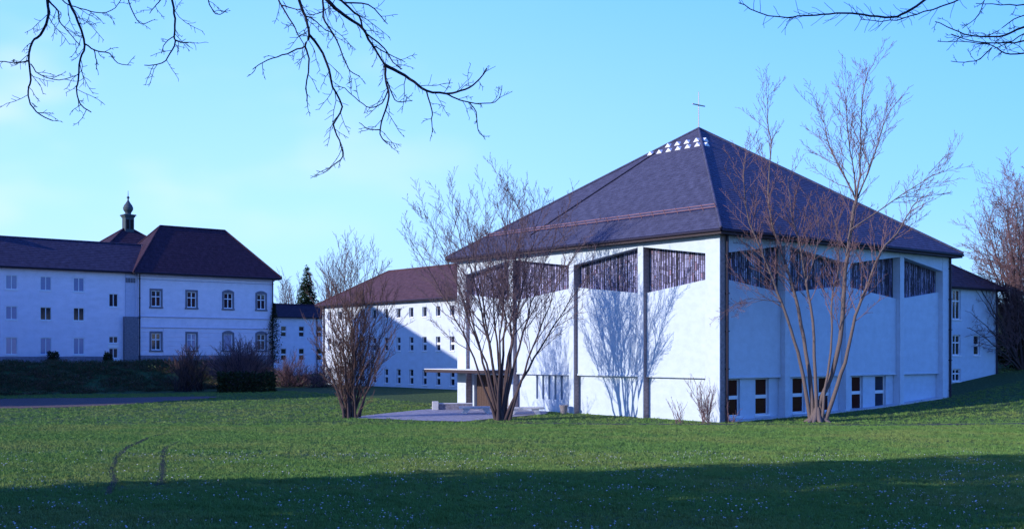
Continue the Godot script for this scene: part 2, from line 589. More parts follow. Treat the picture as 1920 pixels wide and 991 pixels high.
# a hipped roof over x0..x1, z0..z1 with its ridge along x (or along z); returns nothing
func hip_roof(parent: Node, x0: float, x1: float, z0: float, z1: float, eave: float, top: float, hip0: float, hip1: float, along_x: bool, m: Material, course := 0.34, thick := 0.18) -> void:
	var A := Vector3(x0, eave, z1)
	var B := Vector3(x1, eave, z1)
	var C := Vector3(x1, eave, z0)
	var D := Vector3(x0, eave, z0)
	var zm := (z0 + z1) * 0.5
	var xm := (x0 + x1) * 0.5
	var R0 := Vector3(x0 + hip0, top, zm) if along_x else Vector3(xm, top, z0 + hip0)
	var R1 := Vector3(x1 - hip1, top, zm) if along_x else Vector3(xm, top, z1 - hip1)
	var body := MB.new()
	body.box(Vector3(x0 + 0.03, eave - thick, z0 + 0.03), Vector3(x1 - 0.03, eave - 0.003, z1 - 0.03))
	var o := obj("roof", body, M.fascia, parent)
	var mb := MB.new()
	if along_x:
		tiled(mb, A, B, R1, R0, course)
		tiled(mb, C, D, R0, R1, course)
		tiled(mb, B, C, R1, R1, course)
		tiled(mb, D, A, R0, R0, course)
	else:
		tiled(mb, B, C, R0, R1, course)
		tiled(mb, D, A, R1, R0, course)
		tiled(mb, A, B, R1, R1, course)
		tiled(mb, C, D, R0, R0, course)
	obj("tile_courses", mb, m, o, true)
	var rc := MB.new()
	var lines := [[R0, R1]]
	if along_x: lines += [[A, R0], [D, R0], [B, R1], [C, R1]]
	else: lines += [[C, R0], [D, R0], [A, R1], [B, R1]]
	for l in lines:
		if l[0].distance_to(l[1]) > 0.05: rc.tube(PackedVector3Array([l[0] + Vector3(0, 0.05, 0), l[1] + Vector3(0, 0.05, 0)]), PackedFloat32Array([0.1, 0.1]), 6, true)
	obj("ridge_tiles", rc, m, o)
	# gutter along the eaves
	var g := MB.new()
	for l in [[A, B], [B, C], [C, D], [D, A]]:
		g.tube(PackedVector3Array([l[0] + Vector3(0, -0.07, 0), l[1] + Vector3(0, -0.07, 0)]), PackedFloat32Array([0.08, 0.08]), 6, true)
	obj("gutter", g, M.pipe, o)

func pipe(parent: Node, at: Vector3, y0: float, y1: float, r := 0.07) -> void:
	var mb := MB.new()
	mb.tube(PackedVector3Array([Vector3(at.x, y0, at.z), Vector3(at.x, y1, at.z)]), PackedFloat32Array([r, r]), 8, true)
	var y := y0 + 1.0
	while y < y1:
		mb.box(Vector3(at.x - r - 0.02, y, at.z - r - 0.02), Vector3(at.x + r + 0.02, y + 0.06, at.z + r + 0.02))
		y += 2.2
	obj("downpipe", mb, M.pipe, parent)

# ---------------------------------------------------------------- church
const SIDE := 25.6
const EAVE := 8.72
const BOT := -3.2
const LEDGE := 0.05

# F maps (along, out, height) of a church wall to its own axes: along runs from the near corner
func wall_map(left: bool) -> Callable:
	if left: return func(t: float, out: float, y: float) -> Vector3: return Vector3(-out, y, -t)
	return func(t: float, out: float, y: float) -> Vector3: return Vector3(t, y, out)

func block(mb: MB, F: Callable, t0: float, t1: float, o0: float, o1: float, y0: float, y1: float, bev := 0.0) -> void:
	var a: Vector3 = F.call(t0, o0, y0)
	var b: Vector3 = F.call(t1, o1, y1)
	mb.box(a.min(b), a.max(b), bev)

func slope_block(mb: MB, F: Callable, left: bool, t0: float, t1: float, o0: float, o1: float, lo0: float, lo1: float, hi0: float, hi1: float) -> void:
	var P := [F.call(t0, o1, lo0), F.call(t1, o1, lo1), F.call(t1, o1, hi1), F.call(t0, o1, hi0)]
	if left: P.reverse()
	var off: Vector3 = F.call(0.0, o0, 0.0) - F.call(0.0, o1, 0.0)
	# front, then the slab behind it
	var back := []
	for p in P: back.append(p + off)
	mb.slab(back, -off)

func build_church() -> void:
	var ch := thing("church", "white modern church with a dark pyramid roof topped by a thin cross", "church", site(0, 0, -2.5), TURN)
	var starts := [1.1, 6.65, 13.05, 19.45]
	var ends := [6.15, 12.55, 18.95, 24.5]
	var slim := 0.45
	var base := MB.new()
	base.box(Vector3(0.9, BOT, -SIDE + 0.9), Vector3(SIDE - 0.9, EAVE - 0.05, -0.9))
	obj("core_wall", base, M.white, ch)
	for left in [true, false]:
		var F := wall_map(left)
		# piers: concrete fins faced with white plaster
		var piers := [[0.0, 1.1], [6.15, 6.65], [12.55, 13.05], [18.95, 19.45], [24.5, 25.6]]
		for k in piers.size():
			var q: Array = piers[k]
			if k == 0 and not left: continue
			var mb := MB.new()
			var t0: float = q[0] + (0.02 if k > 0 else 0.0)
			block(mb, F, t0, q[1], -0.9, -0.06, BOT, EAVE - 0.02, 0.015)
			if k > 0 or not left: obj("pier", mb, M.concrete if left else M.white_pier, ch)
			var fc := MB.new()
			block(fc, F, q[0], q[1] - (0.03 if left else 0.0), -0.058, 0.0, BOT, EAVE - 0.02, 0.012)
			if k > 0: obj("pier_facing", fc, M.white_pier, ch)
		for b in 4:
			var t0: float = starts[b]
			var t1: float = ends[b]
			if b == 0 and not left: t0 = 0.7
			var tall_first := b % 2 == 1
			var lo0 := 5.3 if tall_first else 5.92
			var lo1 := 5.92 if tall_first else 5.3
			var hi0 := 8.15 if tall_first else 7.42
			var hi1 := 7.42 if tall_first else 8.15
			# beam above the slanting window
			var sp := MB.new()
			slope_block(sp, F, left, t0, t1, -0.9, -0.03, hi0, hi1, EAVE - 0.02, EAVE - 0.02)
			obj("wall_beam", sp, M.white, ch)
			# plastered panel below it
			var pn := MB.new()
			slope_block(pn, F, left, t0, t1, -0.9, -0.33, LEDGE + 0.12, LEDGE + 0.12, lo0, lo1)
			obj("wall_panel", pn, M.white, ch)
			var lg := MB.new()
			block(lg, F, t0, t1, -0.9, -0.28, LEDGE, LEDGE + 0.118, 0.01)
			obj("ledge", lg, M.white_pier, ch)
			art_window(ch, F, left, t0, t1, lo0, lo1, hi0, hi1)
			# the set-back wall under the ledge
			var lw := MB.new()
			var w := t1 - t0
			var H := LEDGE - BOT
			var u: Vector3 = F.call(1.0, 0.0, 0.0) - F.call(0.0, 0.0, 0.0)
			var nrm: Vector3 = F.call(0.0, 1.0, 0.0) - F.call(0.0, 0.0, 0.0)
			var o: Vector3 = F.call(t0, -0.55, BOT)
			var holes := []
			if not left and b < 3:
				var bs := 6.4 * b
				for q in [[bs + 1.22, bs + 2.5], [bs + 3.95, bs + 5.25]]:
					holes.append([q[0] - t0, 1.0, q[1] - t0, H - 0.05])
			if left and b == 2:
				for k in 5: holes.append([1.2 + k * 0.64, 1.55, 1.2 + k * 0.64 + 0.22, H - 0.04])
			if left and b == 3: holes.append([0.3, 0.75, 4.75, H - 0.12])
			if left:      # mirror so that u runs to the right seen from outside
				var mh := []
				for q in holes: mh.append([w - q[2], q[1], w - q[0], q[3]])
				wall_face(lw, F.call(t1, -0.55, BOT), -u, nrm, w, H, mh, 0.3)
			else:
				wall_face(lw, o, u, nrm, w, H, holes, 0.3)
			obj("lower_wall", lw, M.white, ch)
			if not left and b < 3:
				for k in holes.size():
					var q: Array = holes[k]
					var wd: float = q[2] - q[0]
					var hh: float = q[3] - q[1]
					var win := make_window(ch, wd, hh, "bar", M.curtain_grey if (b == 2 and k == 1) else M.curtain, M.frame, 0.22, 0.06)
					win.position = F.call(t0 + (q[0] + q[2]) * 0.5, -0.55, BOT + q[1]) - Vector3(0, ch.position.y, 0)
			if left and b == 2:
				for q in holes:
					var sl := MB.new()
					block(sl, F, t0 + q[0] - 0.01, t0 + q[2] + 0.01, -0.84, -0.8, BOT + q[1] - 0.01, BOT + q[3] + 0.01)
					obj("slot_window", sl, M.glass, ch)
	# near corner: plain white pier on the sunny side, bare concrete return on the other
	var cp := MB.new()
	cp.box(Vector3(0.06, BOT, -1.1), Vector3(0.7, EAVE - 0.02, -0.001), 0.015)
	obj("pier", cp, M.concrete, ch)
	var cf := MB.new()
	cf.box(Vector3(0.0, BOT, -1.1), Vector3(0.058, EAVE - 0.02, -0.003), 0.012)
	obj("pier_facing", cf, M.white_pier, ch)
	pipe(ch, Vector3(0.56, 0, 0.10), BOT + 0.6, EAVE - 0.1, 0.085)
	pipe(ch, Vector3(SIDE - 0.25, 0, 0.10), -2.2, EAVE - 0.1, 0.08)
	# back walls, out of sight from the lawn
	var bw := MB.new()
	bw.box(Vector3(SIDE - 0.9, BOT, -SIDE), Vector3(SIDE, EAVE - 0.04, -0.62))
	bw.box(Vector3(0.62, BOT, -SIDE), Vector3(SIDE - 0.9, EAVE - 0.04, -SIDE + 0.9))
	obj("back_wall", bw, M.white, ch)
	# base course that follows the slope on the right wall
	var bc := MB.new()
	for k in 8:
		var t0 := 1.0 + k * 3.0
		var p0 := site(t0, 0.0)
		var p1 := site(t0 + 3.0, 0.0)
		var y0 := ground(p0.x, p0.z) + 0.09
		var y1 := ground(p1.x, p1.z) + 0.09
		slope_block(bc, wall_map(false), false, t0, t0 + 2.99, -0.6, 0.05, BOT, BOT, y0, y1)
	obj("base_course", bc, M.bench, ch)
	# roof
	var ov := 0.62
	var apex := 18.15
	var A := Vector3(-ov, EAVE, ov)
	var B := Vector3(SIDE + ov, EAVE, ov)
	var C := Vector3(SIDE + ov, EAVE, -SIDE - ov)
	var D := Vector3(-ov, EAVE, -SIDE - ov)
	var T := Vector3(SIDE / 2, apex, -SIDE / 2)
	var sf := MB.new()
	sf.box(Vector3(-ov + 0.04, EAVE - 0.3, -SIDE - ov + 0.04), Vector3(SIDE + ov - 0.04, EAVE - 0.012, ov - 0.04))
	var roof := obj("roof", sf, M.fascia, ch)
	for l in [[D, A], [A, B], [B, C], [C, D]]:
		var mb := MB.new()
		tiled(mb, l[0], l[1], T, T, 0.3, 0.02)
		obj("tile_courses", mb, M.roof, roof, true)
	var rc := MB.new()
	for p in [A, B, C, D]: rc.tube(PackedVector3Array([p + Vector3(0, 0.04, 0), T + Vector3(0, 0.04, 0)]), PackedFloat32Array([0.1, 0.1]), 6, true)
	obj("ridge_tiles", rc, M.roof, roof)
	var gt := MB.new()
	for l in [[A, B], [B, C], [C, D], [D, A]]: gt.tube(PackedVector3Array([l[0] + Vector3(0, -0.1, 0), l[1] + Vector3(0, -0.1, 0)]), PackedFloat32Array([0.09, 0.09]), 6, true)
	obj("gutter", gt, M.pipe, roof)
	# snow guard: two rails on brackets across the sunny slope
	for l in [[D, A]]:
		var sg := MB.new()
		var nn: Vector3 = (l[1] - l[0]).cross(T - l[0]).normalized()
		var p0: Vector3 = l[0].lerp(T, 0.155)
		var p1: Vector3 = l[1].lerp(T, 0.155)
		for hgt in [0.16, 0.34]:
			sg.tube(PackedVector3Array([p0 + nn * hgt, p1 + nn * hgt]), PackedFloat32Array([0.032, 0.032]), 5, true)
		for k in 23:
			var c := p0.lerp(p1, k / 22.0)
			sg.tube(PackedVector3Array([c, c + nn * 0.42]), PackedFloat32Array([0.035, 0.035]), 4, true)
		obj("snow_guard", sg, M.rail, roof)
	# little triangular light gables near the top
	for side in 2:
		var l: Array = [[D, A], [A, B]][side]
		var along: Vector3 = (l[1] - l[0]).normalized()
		var mid: Vector3 = (l[0] + l[1]) * 0.5
		var up: Vector3 = (T - mid).normalized()
		var nn: Vector3 = along.cross(up).normalized()
		var out := nn
		out.y = 0
		out = out.normalized()
		for row in 2:
			var hh: float = [0.79, 0.846][row]
			var half: float = (1.0 - hh) * (SIDE / 2 + ov)
			var cnt: int = [6, 4][row] if side == 0 else 1
			for k in cnt:
				var sx: float = half - 0.5 - k * 0.92 if side == 0 else -half + 0.5 + k * 0.92
				if abs(sx) > half - 0.3: continue
				var c: Vector3 = mid.lerp(T, hh) + along * sx + nn * 0.03
				var g := MB.new()
				var a := c - along * 0.27
				var b := c + along * 0.27
				var t := c + Vector3(0, 0.28, 0)
				var bk := c - out * 0.45 + Vector3(0, 0.31, 0)
				g.tri(a, b, t); g.tri(b, bk, t); g.tri(a, t, bk); g.tri(a, bk, b)
				obj("light_gable", g, M.vent, ch)
	# lightning conductor laid over the sunny slope
	var lc := MB.new()
	var ln := (A - D).cross(T - D).normalized() * 0.06
	lc.tube(PackedVector3Array([D.lerp(A, 0.5).lerp(T, 0.8) - (A - D).normalized() * 1.9 + ln, D.lerp(A, 0.5).lerp(T, 0.12) - (A - D).normalized() * 5.4 + ln]), PackedFloat32Array([0.045, 0.045]), 5, true)
	obj("lightning_conductor", lc, M.pipe, roof)
	# cross
	var cr := MB.new()
	cr.tube(PackedVector3Array([T - Vector3(0, 0.1, 0), T + Vector3(0, 2.75, 0)]), PackedFloat32Array([0.035, 0.022]), 6, true)
	var mast := obj("cross", cr, M.gilt, ch)
	var arm := MB.new()
	arm.box(T + Vector3(-0.68, 1.72, -0.04), T + Vector3(0.68, 1.8, 0.04), 0.01)
	obj("cross_arm", arm, M.gilt, mast)
	# canopy and door in the far left bay
	var cn := MB.new()
	cn.box(Vector3(-2.3, 0.10, -26.6), Vector3(-0.02, 0.32, -19.3), 0.02)
	var canopy := obj("canopy", cn, M.fascia, ch)
	var ct := MB.new()
	ct.box(Vector3(-2.33, 0.323, -26.63), Vector3(-0.02, 0.37, -19.27), 0.01)
	obj("canopy_edge", ct, M.frame, canopy)
	for k in 9:
		var bd := MB.new()
		bd.box(Vector3(0.80, -2.45, -24.2 + k * 0.2), Vector3(0.86 - 0.012 * (k % 2), -0.07, -24.2 + k * 0.2 + 0.185), 0.008)
		obj("board", bd, M.wood, ch)
	var dk := MB.new()
	dk.box(Vector3(0.865, -2.45, -24.3), Vector3(0.885, -0.07, -19.7))
	obj("door_backing", dk, M.dark, ch)
	for k in 2:
		var dr := MB.new()
		dr.box(Vector3(0.79, -2.45, -21.9 + k * 1.05), Vector3(0.855, -0.25, -21.9 + k * 1.05 + 1.02), 0.012)
		var door := obj("door", dr, M.door, ch)
		var hd := MB.new()
		hd.box(Vector3(0.70, -1.5, -21.0 + k * 0.12), Vector3(0.785, -1.2, -20.96 + k * 0.12), 0.008)
		obj("handle", hd, M.dark, door)
	var fl := MB.new()
	fl.box(Vector3(-2.6, -2.8, -25.4), Vector3(0.79, -2.44, -19.5), 0.02)
	obj("door_step", fl, M.paving, ch)

# slanting window of many thin panes between lead bars
func art_window(ch: Node, F: Callable, left: bool, t0: float, t1: float, lo0: float, lo1: float, hi0: float, hi1: float) -> void:
	var bars := MB.new()
	var panes := MB.new()
	panes.colored = true
	var t := t0
	var out := -0.62
	var LO := func(q: float) -> float: return lerp(lo0, lo1, (q - t0) / (t1 - t0))
	var HI := func(q: float) -> float: return lerp(hi0, hi1, (q - t0) / (t1 - t0))
	while t < t1 - 0.02:
		var w: float = min(rng.randf_range(0.07, 0.18), t1 - t)
		if t1 - t - w < 0.08: w = t1 - t
		var y: float = min(LO.call(t), LO.call(t + w))
		var top: float = max(HI.call(t), HI.call(t + w))
		while y < top:
			var e: float = min(y + rng.randf_range(0.1, 0.55), top)
			var tone := rng.randf()
			var cc := Color(0.21, 0.205, 0.30)
			if tone < 0.2: cc = Color(0.12, 0.11, 0.17)
			elif tone < 0.62: cc = Color(0.27, 0.27, 0.38)
			elif tone < 0.80: cc = Color(0.38, 0.38, 0.50)
			elif tone < 0.86: cc = Color(0.27, 0.19, 0.24)
			cc = Color(cc.r * 0.92, cc.g * 0.9, cc.b * 1.12) * rng.randf_range(1.1, 1.5)
			panes.col = cc
			var j := func() -> float: return out + rng.randf_range(-0.012, 0.012)
			var P := [F.call(t + 0.012, j.call(), y + 0.012), F.call(t + w - 0.012, j.call(), y + 0.012), F.call(t + w - 0.012, j.call(), e - 0.012), F.call(t + 0.012, j.call(), e - 0.012)]
			if left: panes.quad(P[1], P[0], P[3], P[2])
			else: panes.quad(P[0], P[1], P[2], P[3])
			if e < top: block(bars, F, t, t + w, out - 0.02, out + 0.022, e - 0.011, e + 0.011)
			y = e
		block(bars, F, t + w - 0.014, t + w + 0.014, out - 0.02, out + 0.035, min(LO.call(t + w), LO.call(t + w)), HI.call(t + w))
		t += w
	var back := MB.new()
	slope_block(back, F, left, t0, t1, -0.9, out - 0.06, lo0 - 0.1, lo1 - 0.1, hi0 + 0.1, hi1 + 0.1)
	var o := obj("art_window", back, M.dark, ch)
	obj("glass_pieces", panes, M.art_glass, o, true)
	obj("lead_bars", bars, M.lead, o, true)

func build_forecourt() -> void:
	# low wall at the left of the door
	var p := seen(816, 770, 79.5)
	var g := ground(p.x, p.z)
	var lw := thing("low_wall", "low white wall with a dark coping at the left edge of the forecourt", "wall", Vector3(p.x, g, p.z), 0.1)
	var a := MB.new()
	a.box(Vector3(-0.22, -0.3 + g, -0.3), Vector3(0.22, g + 0.62, 0.3), 0.02)
	obj("end_block", a, M.bench, lw)
	var b := MB.new()
	b.box(Vector3(0.22, -0.3 + g, -0.22), Vector3(2.6, g + 0.42, 0.1), 0.02)
	obj("wall", b, M.plinth, lw)
	var c := MB.new()
	c.box(Vector3(0.222, g + 0.423, -0.26), Vector3(2.65, g + 0.5, 0.14), 0.015)
	obj("coping", c, M.bench, lw)
	# concrete benches
	for q in [[seen(893, 775, 74.5), 2.3, "long low concrete bench left of the middle tree, facing the church door"], [seen(984, 777, 73.5), 2.5, "pale concrete slab bench right of the middle tree, on splayed feet"]]:
		var w: Vector3 = q[0]
		var L: float = q[1]
		var gy := ground(w.x, w.z)
		var be := thing("bench", q[2], "bench", Vector3(w.x, gy, w.z), 0.12, "concrete benches on the forecourt")
		var s := MB.new()
		s.box(Vector3(-L / 2, gy + 0.36, -0.28), Vector3(L / 2, gy + 0.5, 0.28), 0.02)
		obj("seat", s, M.bench, be)
		for k in [-1.0, 1.0]:
			var f := MB.new()
			var cx: float = k * L * 0.32
			f.slab([Vector3(cx - 0.12 + k * 0.16, gy - 0.1, 0.2), Vector3(cx + 0.12 + k * 0.16, gy - 0.1, 0.2), Vector3(cx + 0.22 - k * 0.12, gy + 0.358, 0.2), Vector3(cx - 0.22 - k * 0.12, gy + 0.358, 0.2)], Vector3(0, 0, -0.4))
			obj("foot", f, M.bench, be)
	# flower tub
	var t := seen(1057, 778, 74.6)
	var ty := ground(t.x, t.z)
	var tub := thing("flower_tub", "grey tapered flower tub by the slotted church wall", "planter", Vector3(t.x, ty, t.z))
	var m := MB.new()
	m.lathe([Vector2(0.19, ty - 0.05), Vector2(0.27, ty + 0.5), Vector2(0.3, ty + 0.5), Vector2(0.3, ty + 0.58), Vector2(0.25, ty + 0.58), Vector2(0.24, ty + 0.48), Vector2(0.0, ty + 0.48)], 16)
	obj("pot", m, M.clay, tub)
	var so := MB.new()
	so.lathe([Vector2(0.242, ty + 0.45), Vector2(0.2, ty + 0.52), Vector2(0.0, ty + 0.55)], 12)
	obj("soil", so, M.earth, tub)

# ---------------------------------------------------------------- long school wing behind the church
func build_school_wing() -> void:
	var x0 := 11.8
	var zr := -27.0
	var zl := -66.5
	var base := -2.6
	var w := thing("school_wing", "long white three-storey wing with a brown tiled roof behind the church", "building", site(x0, zr, base), TURN)
	var L := zr - zl
	var eave := 6.75
	var holes := []
	var spots := []
	for k in 17:
		var c: float = (zr - (-42.3 - 2.27 * (k - 6)))       # metres from the near end
		if c < 1.0 or c > L - 1.0: continue
		for r in [[-1.55, 1.45, "bar"], [1.75, 1.35, "bar"], [5.05, 0.95, "plain"]]:
			holes.append([L - c - 0.36, r[0] - base, L - c + 0.36, r[0] + r[1] - base])
			spots.append([c, r[0], r[1], r[2]])
	var mb := MB.new()
	wall_face(mb, Vector3(0, base, -L), Vector3(0, 0, 1), Vector3(-1, 0, 0), L, eave - base, holes, 0.3)
	mb.box(Vector3(0.3, base, -L), Vector3(11.0, eave, 0.0))
	obj("wall", mb, M.wing_white, w)
	var protos := {}
	for s in spots:
		var key := "%.2f%s" % [s[2], s[3]]
		if not protos.has(key):
			var win := make_window(w, 0.72, s[2], s[3], M.glass, M.frame, 0.2, 0.05)
			win.position = Vector3(0, s[1] - base, -s[0])
			win.rotation.y = -PI / 2
			protos[key] = win
		else:
			copy_part(protos[key], w, Vector3(0, s[1], -s[0]), -PI / 2)
	hip_roof(w, -0.6, 11.6, -L - 0.6, 0.6, eave, 10.5, 5.5, 0.3, false, M.roof_brown)
	pipe(w, Vector3(-0.1, 0, -L + 0.4), base, eave - 0.1)

func build_annex() -> void:
	var base := -2.2
	var w := thing("annex", "white annex with cross-barred windows at the right behind the church", "building", site(25.8, -4.6, base), TURN)
	var L := 15.4
	var eave := 6.9
	var holes := []
	var wins := []
	for q in [[8.9, 1.25, -0.75, 1.0, "cross"], [8.9, 1.25, 1.35, 1.65, "cross"], [8.9, 1.25, 4.25, 2.4, "cross"], [12.1, 1.0, 1.35, 1.65, "bar"]]:
		holes.append([q[0] - q[1] / 2, q[2] - base, q[0] + q[1] / 2, q[2] + q[3] - base])
		wins.append(q)
	var mb := MB.new()
	wall_face(mb, Vector3(0, base, 0), Vector3(1, 0, 0), Vector3(0, 0, 1), L, eave - base, holes, 0.3)
	mb.box(Vector3(0, base, -11.0), Vector3(L, eave, -0.3))
	mb.quad(Vector3(L, base, 0), Vector3(L, base, -0.3), Vector3(L, eave, -0.3), Vector3(L, eave, 0))
	obj("wall", mb, M.white, w)
	for q in wins:
		var win := make_window(w, q[1], q[3], q[4], M.glass, M.frame, 0.18, 0.09)
		win.position = Vector3(q[0], q[2] - base, 0)
	hip_roof(w, -0.5, L + 0.5, -11.5, 0.5, eave, 10.9, 2.0, 6.4, true, M.roof_brown)
	pipe(w, Vector3(L - 0.15, 0, 0.1), base + 0.8, eave - 0.1)

# ---------------------------------------------------------------- old monastery at the left
func stone_surround(parent: Node, at: Vector3, w: float, h: float, arched: bool) -> void:
	var mb := MB.new()
	var b := 0.2
	mb.box(at + Vector3(-w / 2 - b, -0.02, -0.03), at + Vector3(-w / 2, h, 0.06), 0.015)
	mb.box(at + Vector3(w / 2, -0.02, -0.03), at + Vector3(w / 2 + b, h, 0.06), 0.015)
	mb.box(at + Vector3(-w / 2 - b - 0.06, -0.2, -0.03), at + Vector3(w / 2 + b + 0.06, -0.022, 0.11), 0.02)
	if arched:
		var n := 7
		for k in n:
			var a0 := lerpf(-w / 2 - b, w / 2 + b, float(k) / n)
			var a1 := lerpf(-w / 2 - b, w / 2 + b, float(k + 1) / n)
			var R := func(q: float) -> float: return 0.26 * (1.0 - pow(q / (w / 2 + b), 2.0))
			mb.slab([at + Vector3(a0, h + 0.002, -0.03), at + Vector3(a1, h + 0.002, -0.03), at + Vector3(a1, h + 0.14 + R.call(a1), -0.03), at + Vector3(a0, h + 0.14 + R.call(a0), -0.03)], Vector3(0, 0, 0.085))
	else:
		mb.box(at + Vector3(-w / 2 - b, h + 0.002, -0.03), at + Vector3(w / 2 + b, h + 0.22, 0.06), 0.015)
	obj("window_surround", mb, M.stone, parent)

func build_monastery() -> void:
	var px0 := -3.6
	var fz := -80.5
	var W := 16.6
	var D := 9.6
	var base := 0.0
	var eave := 10.55
	var p := thing("monastery_pavilion", "old pavilion with a steep dark hipped roof and stone-framed windows", "building", site(px0, fz, base), TURN)
	var holes := []
	var cx := [2.05, 6.25, 10.75, 15.0]
	for k in 4:
		holes.append([cx[k] - 0.55, 6.75, cx[k] + 0.55, 8.55])
		holes.append([cx[k] - 0.55, 1.85, cx[k] + 0.55, 3.75])
	var mb := MB.new()
	wall_face(mb, Vector3(0, base - 1.0, 0), Vector3(1, 0, 0), Vector3(0, 0, 1), W, eave - base + 1.0, holes.map(func(q): return [q[0], q[1] + 1.0, q[2], q[3] + 1.0]), 0.35)
	mb.box(Vector3(0, base - 1.0, -D), Vector3(W, eave, -0.35))
	mb.quad(Vector3(W, base - 1, 0), Vector3(W, base - 1, -0.35), Vector3(W, eave, -0.35), Vector3(W, eave, 0))
	mb.quad(Vector3(0, base - 1, -0.35), Vector3(0, base - 1, 0), Vector3(0, eave, 0), Vector3(0, eave, -0.35))
	obj("wall", mb, M.monastery, p)
	for k in 4:
		var low: Material = M.glass_pale if k in [1, 2] else M.glass
		var a := make_window(p, 1.1, 1.8, "cross", M.glass, M.frame, 0.14, 0.09)
		a.position = Vector3(cx[k], 6.75 - base, 0)
		var b := make_window(p, 1.1, 1.9, "cross" if k != 2 else "plain", low, M.frame, 0.14, 0.09)
		b.position = Vector3(cx[k], 1.85 - base, 0)
		for q in [6.75, 1.85]: stone_surround(p, Vector3(cx[k], q, 0), 1.1, 1.8 if q > 3 else 1.9, k > 1)
	for q in [[5.55, 0.10, 0.12], [4.35, 0.10, 0.12], [9.75, 0.08, 0.09]]:
		var bd := MB.new()
		bd.box(Vector3(-0.02, q[0], -0.02), Vector3(W + 0.02, q[0] + q[1], q[2]), 0.02)
		obj("string_course", bd, M.trim, p)
	var cr := MB.new()
	cr.box(Vector3(-0.1, 10.12, -0.02), Vector3(W + 0.1, 10.34, 0.22), 0.03)
	cr.box(Vector3(-0.2, 10.343, -0.02), Vector3(W + 0.2, 10.5, 0.4), 0.03)
	obj("cornice", cr, M.trim, p)
	for k in 6:      # banded masonry of the ground floor
		var y := 1.28 + k * 0.51
		var edges := [0.0]
		for c in cx: edges += [c - 0.82, c + 0.82]
		edges.append(W)
		for e in range(0, edges.size(), 2):
			var a := MB.new()
			a.box(Vector3(edges[e] + 0.002, y, -0.02), Vector3(edges[e + 1] - 0.002, y + 0.46, 0.045), 0.02)
			obj("masonry_band", a, M.monastery, p)
	var pl := MB.new()
	pl.box(Vector3(-0.03, base - 1.0, -0.02), Vector3(W + 0.03, 1.25, 0.14), 0.02)
	obj("plinth", pl, M.plinth, p)
	hip_roof(p, -0.75, W + 0.75, -D - 0.7, 0.75, eave, 16.4, 5.2, 4.8, true, M.roof_dark, 0.36, 0.22)
	pipe(p, Vector3(0.1, 0, 0.2), base, eave - 0.1)
	pipe(p, Vector3(W - 0.15, 0, 0.2), base, eave - 0.1)
	# ivy climbing the right corner
	ivy(p, W)

	# plain left wing
	var L := 40.0
	var x0 := px0 - L
	var w := thing("monastery_wing", "plain three-storey monastery wing with a slate roof at the far left", "building", site(x0, fz - 0.3, base), TURN)
	var hl := []
	var wl := []
	for k in 9:
		var c := L - 6.4 - k * 3.45
		for r in [[8.15, 1.5], [5.0, 1.4], [1.35, 1.8]]:
			hl.append([c - 0.58, r[0], c + 0.58, r[0] + r[1]]); wl.append([c, r[0], 1.16, r[1], 0])
	for r in [[6.6, 1.45, 1], [2.6, 0.75, 1], [0.95, 1.1, 1]]:
		hl.append([L - 3.15, r[0], L - 2.15, r[0] + r[1]]); wl.append([L - 2.65, r[0], 1.0, r[1], r[2]])
	var wm := MB.new()
	wall_face(wm, Vector3(0, base - 1.0, 0), Vector3(1, 0, 0), Vector3(0, 0, 1), L, eave - base + 1.0, hl.map(func(q): return [q[0], q[1] + 1.0, q[2], q[3] + 1.0]), 0.3)
	wm.box(Vector3(0, base - 1.0, -9.0), Vector3(L, eave, -0.3))
	obj("wall", wm, M.monastery, w)
	var protos := {}
	var dim := 0
	for q in wl:
		dim += 1
		var dark: bool = q[4] == 1 or dim in [2, 5]
		var key := "%.2f %s" % [q[3], dark]
		if not protos.has(key):
			var win := make_window(w, q[2], q[3], "leaf", (M.curtain_grey if q[3] < 1.2 else M.glass) if dark else M.glass_pale, M.frame, 0.12, 0.07)
			win.position = Vector3(q[0], q[1], 0)
			protos[key] = win
		else:
			copy_part(protos[key], w, Vector3(q[0], q[1], 0))
	var apron := MB.new()
	apron.box(Vector3(L - 3.3, 0.0, -0.02), Vector3(L - 2.0, 0.82, 0.06), 0.01)
	apron.box(Vector3(L - 3.25, 2.08, -0.02), Vector3(L - 2.05, 2.48, 0.03), 0.01)
	obj("apron", apron, M.frame, w)
	var sh := MB.new()
	sh.box(Vector3(L - 1.6, base - 0.5, -0.02), Vector3(L - 0.02, 5.55, 0.5), 0.03)
	obj("stone_shaft", sh, M.stone, w)
	var ps := MB.new()
	ps.box(Vector3(L - 1.35, 5.56, -0.02), Vector3(L - 0.25, 10.3, 0.12), 0.02)
	obj("pilaster", ps, M.trim, w)
	for k in 4:
		var cpb := MB.new()
		cpb.box(Vector3(L - 1.35 + k * 0.29, 9.35, 0.12), Vector3(L - 1.35 + k * 0.29 + 0.2, 9.85, 0.24), 0.02)
		obj("capital_block", cpb, M.stone, w)
	var pw := MB.new()
	pw.box(Vector3(0, base - 1.0, -0.02), Vector3(L - 3.32, 1.15, 0.1), 0.02)
	obj("plinth", pw, M.plinth, w)
	hip_roof(w, -0.6, L + 2.5, -9.6, 0.6, eave, 14.0, 5.0, 0.3, true, M.roof_slate, 0.4, 0.2)
	var hm := MB.new()
	hm.box(Vector3(L - 15.2, 11.5, -4.9), Vector3(L - 14.35, 15.0, -4.1), 0.02)
	obj("chimney", hm, M.roof_brown, w)

	# the church-like hall behind with its onion turret
	var h := thing("monastery_hall", "hipped hall roof behind the monastery carrying a dark onion turret", "building", site(2.9, -95.0, base), TURN)
	var hb := MB.new()
	hb.box(Vector3(-6, base - 1.0, -12.0), Vector3(6, 12.6, 0))
	obj("wall", hb, M.monastery, h)
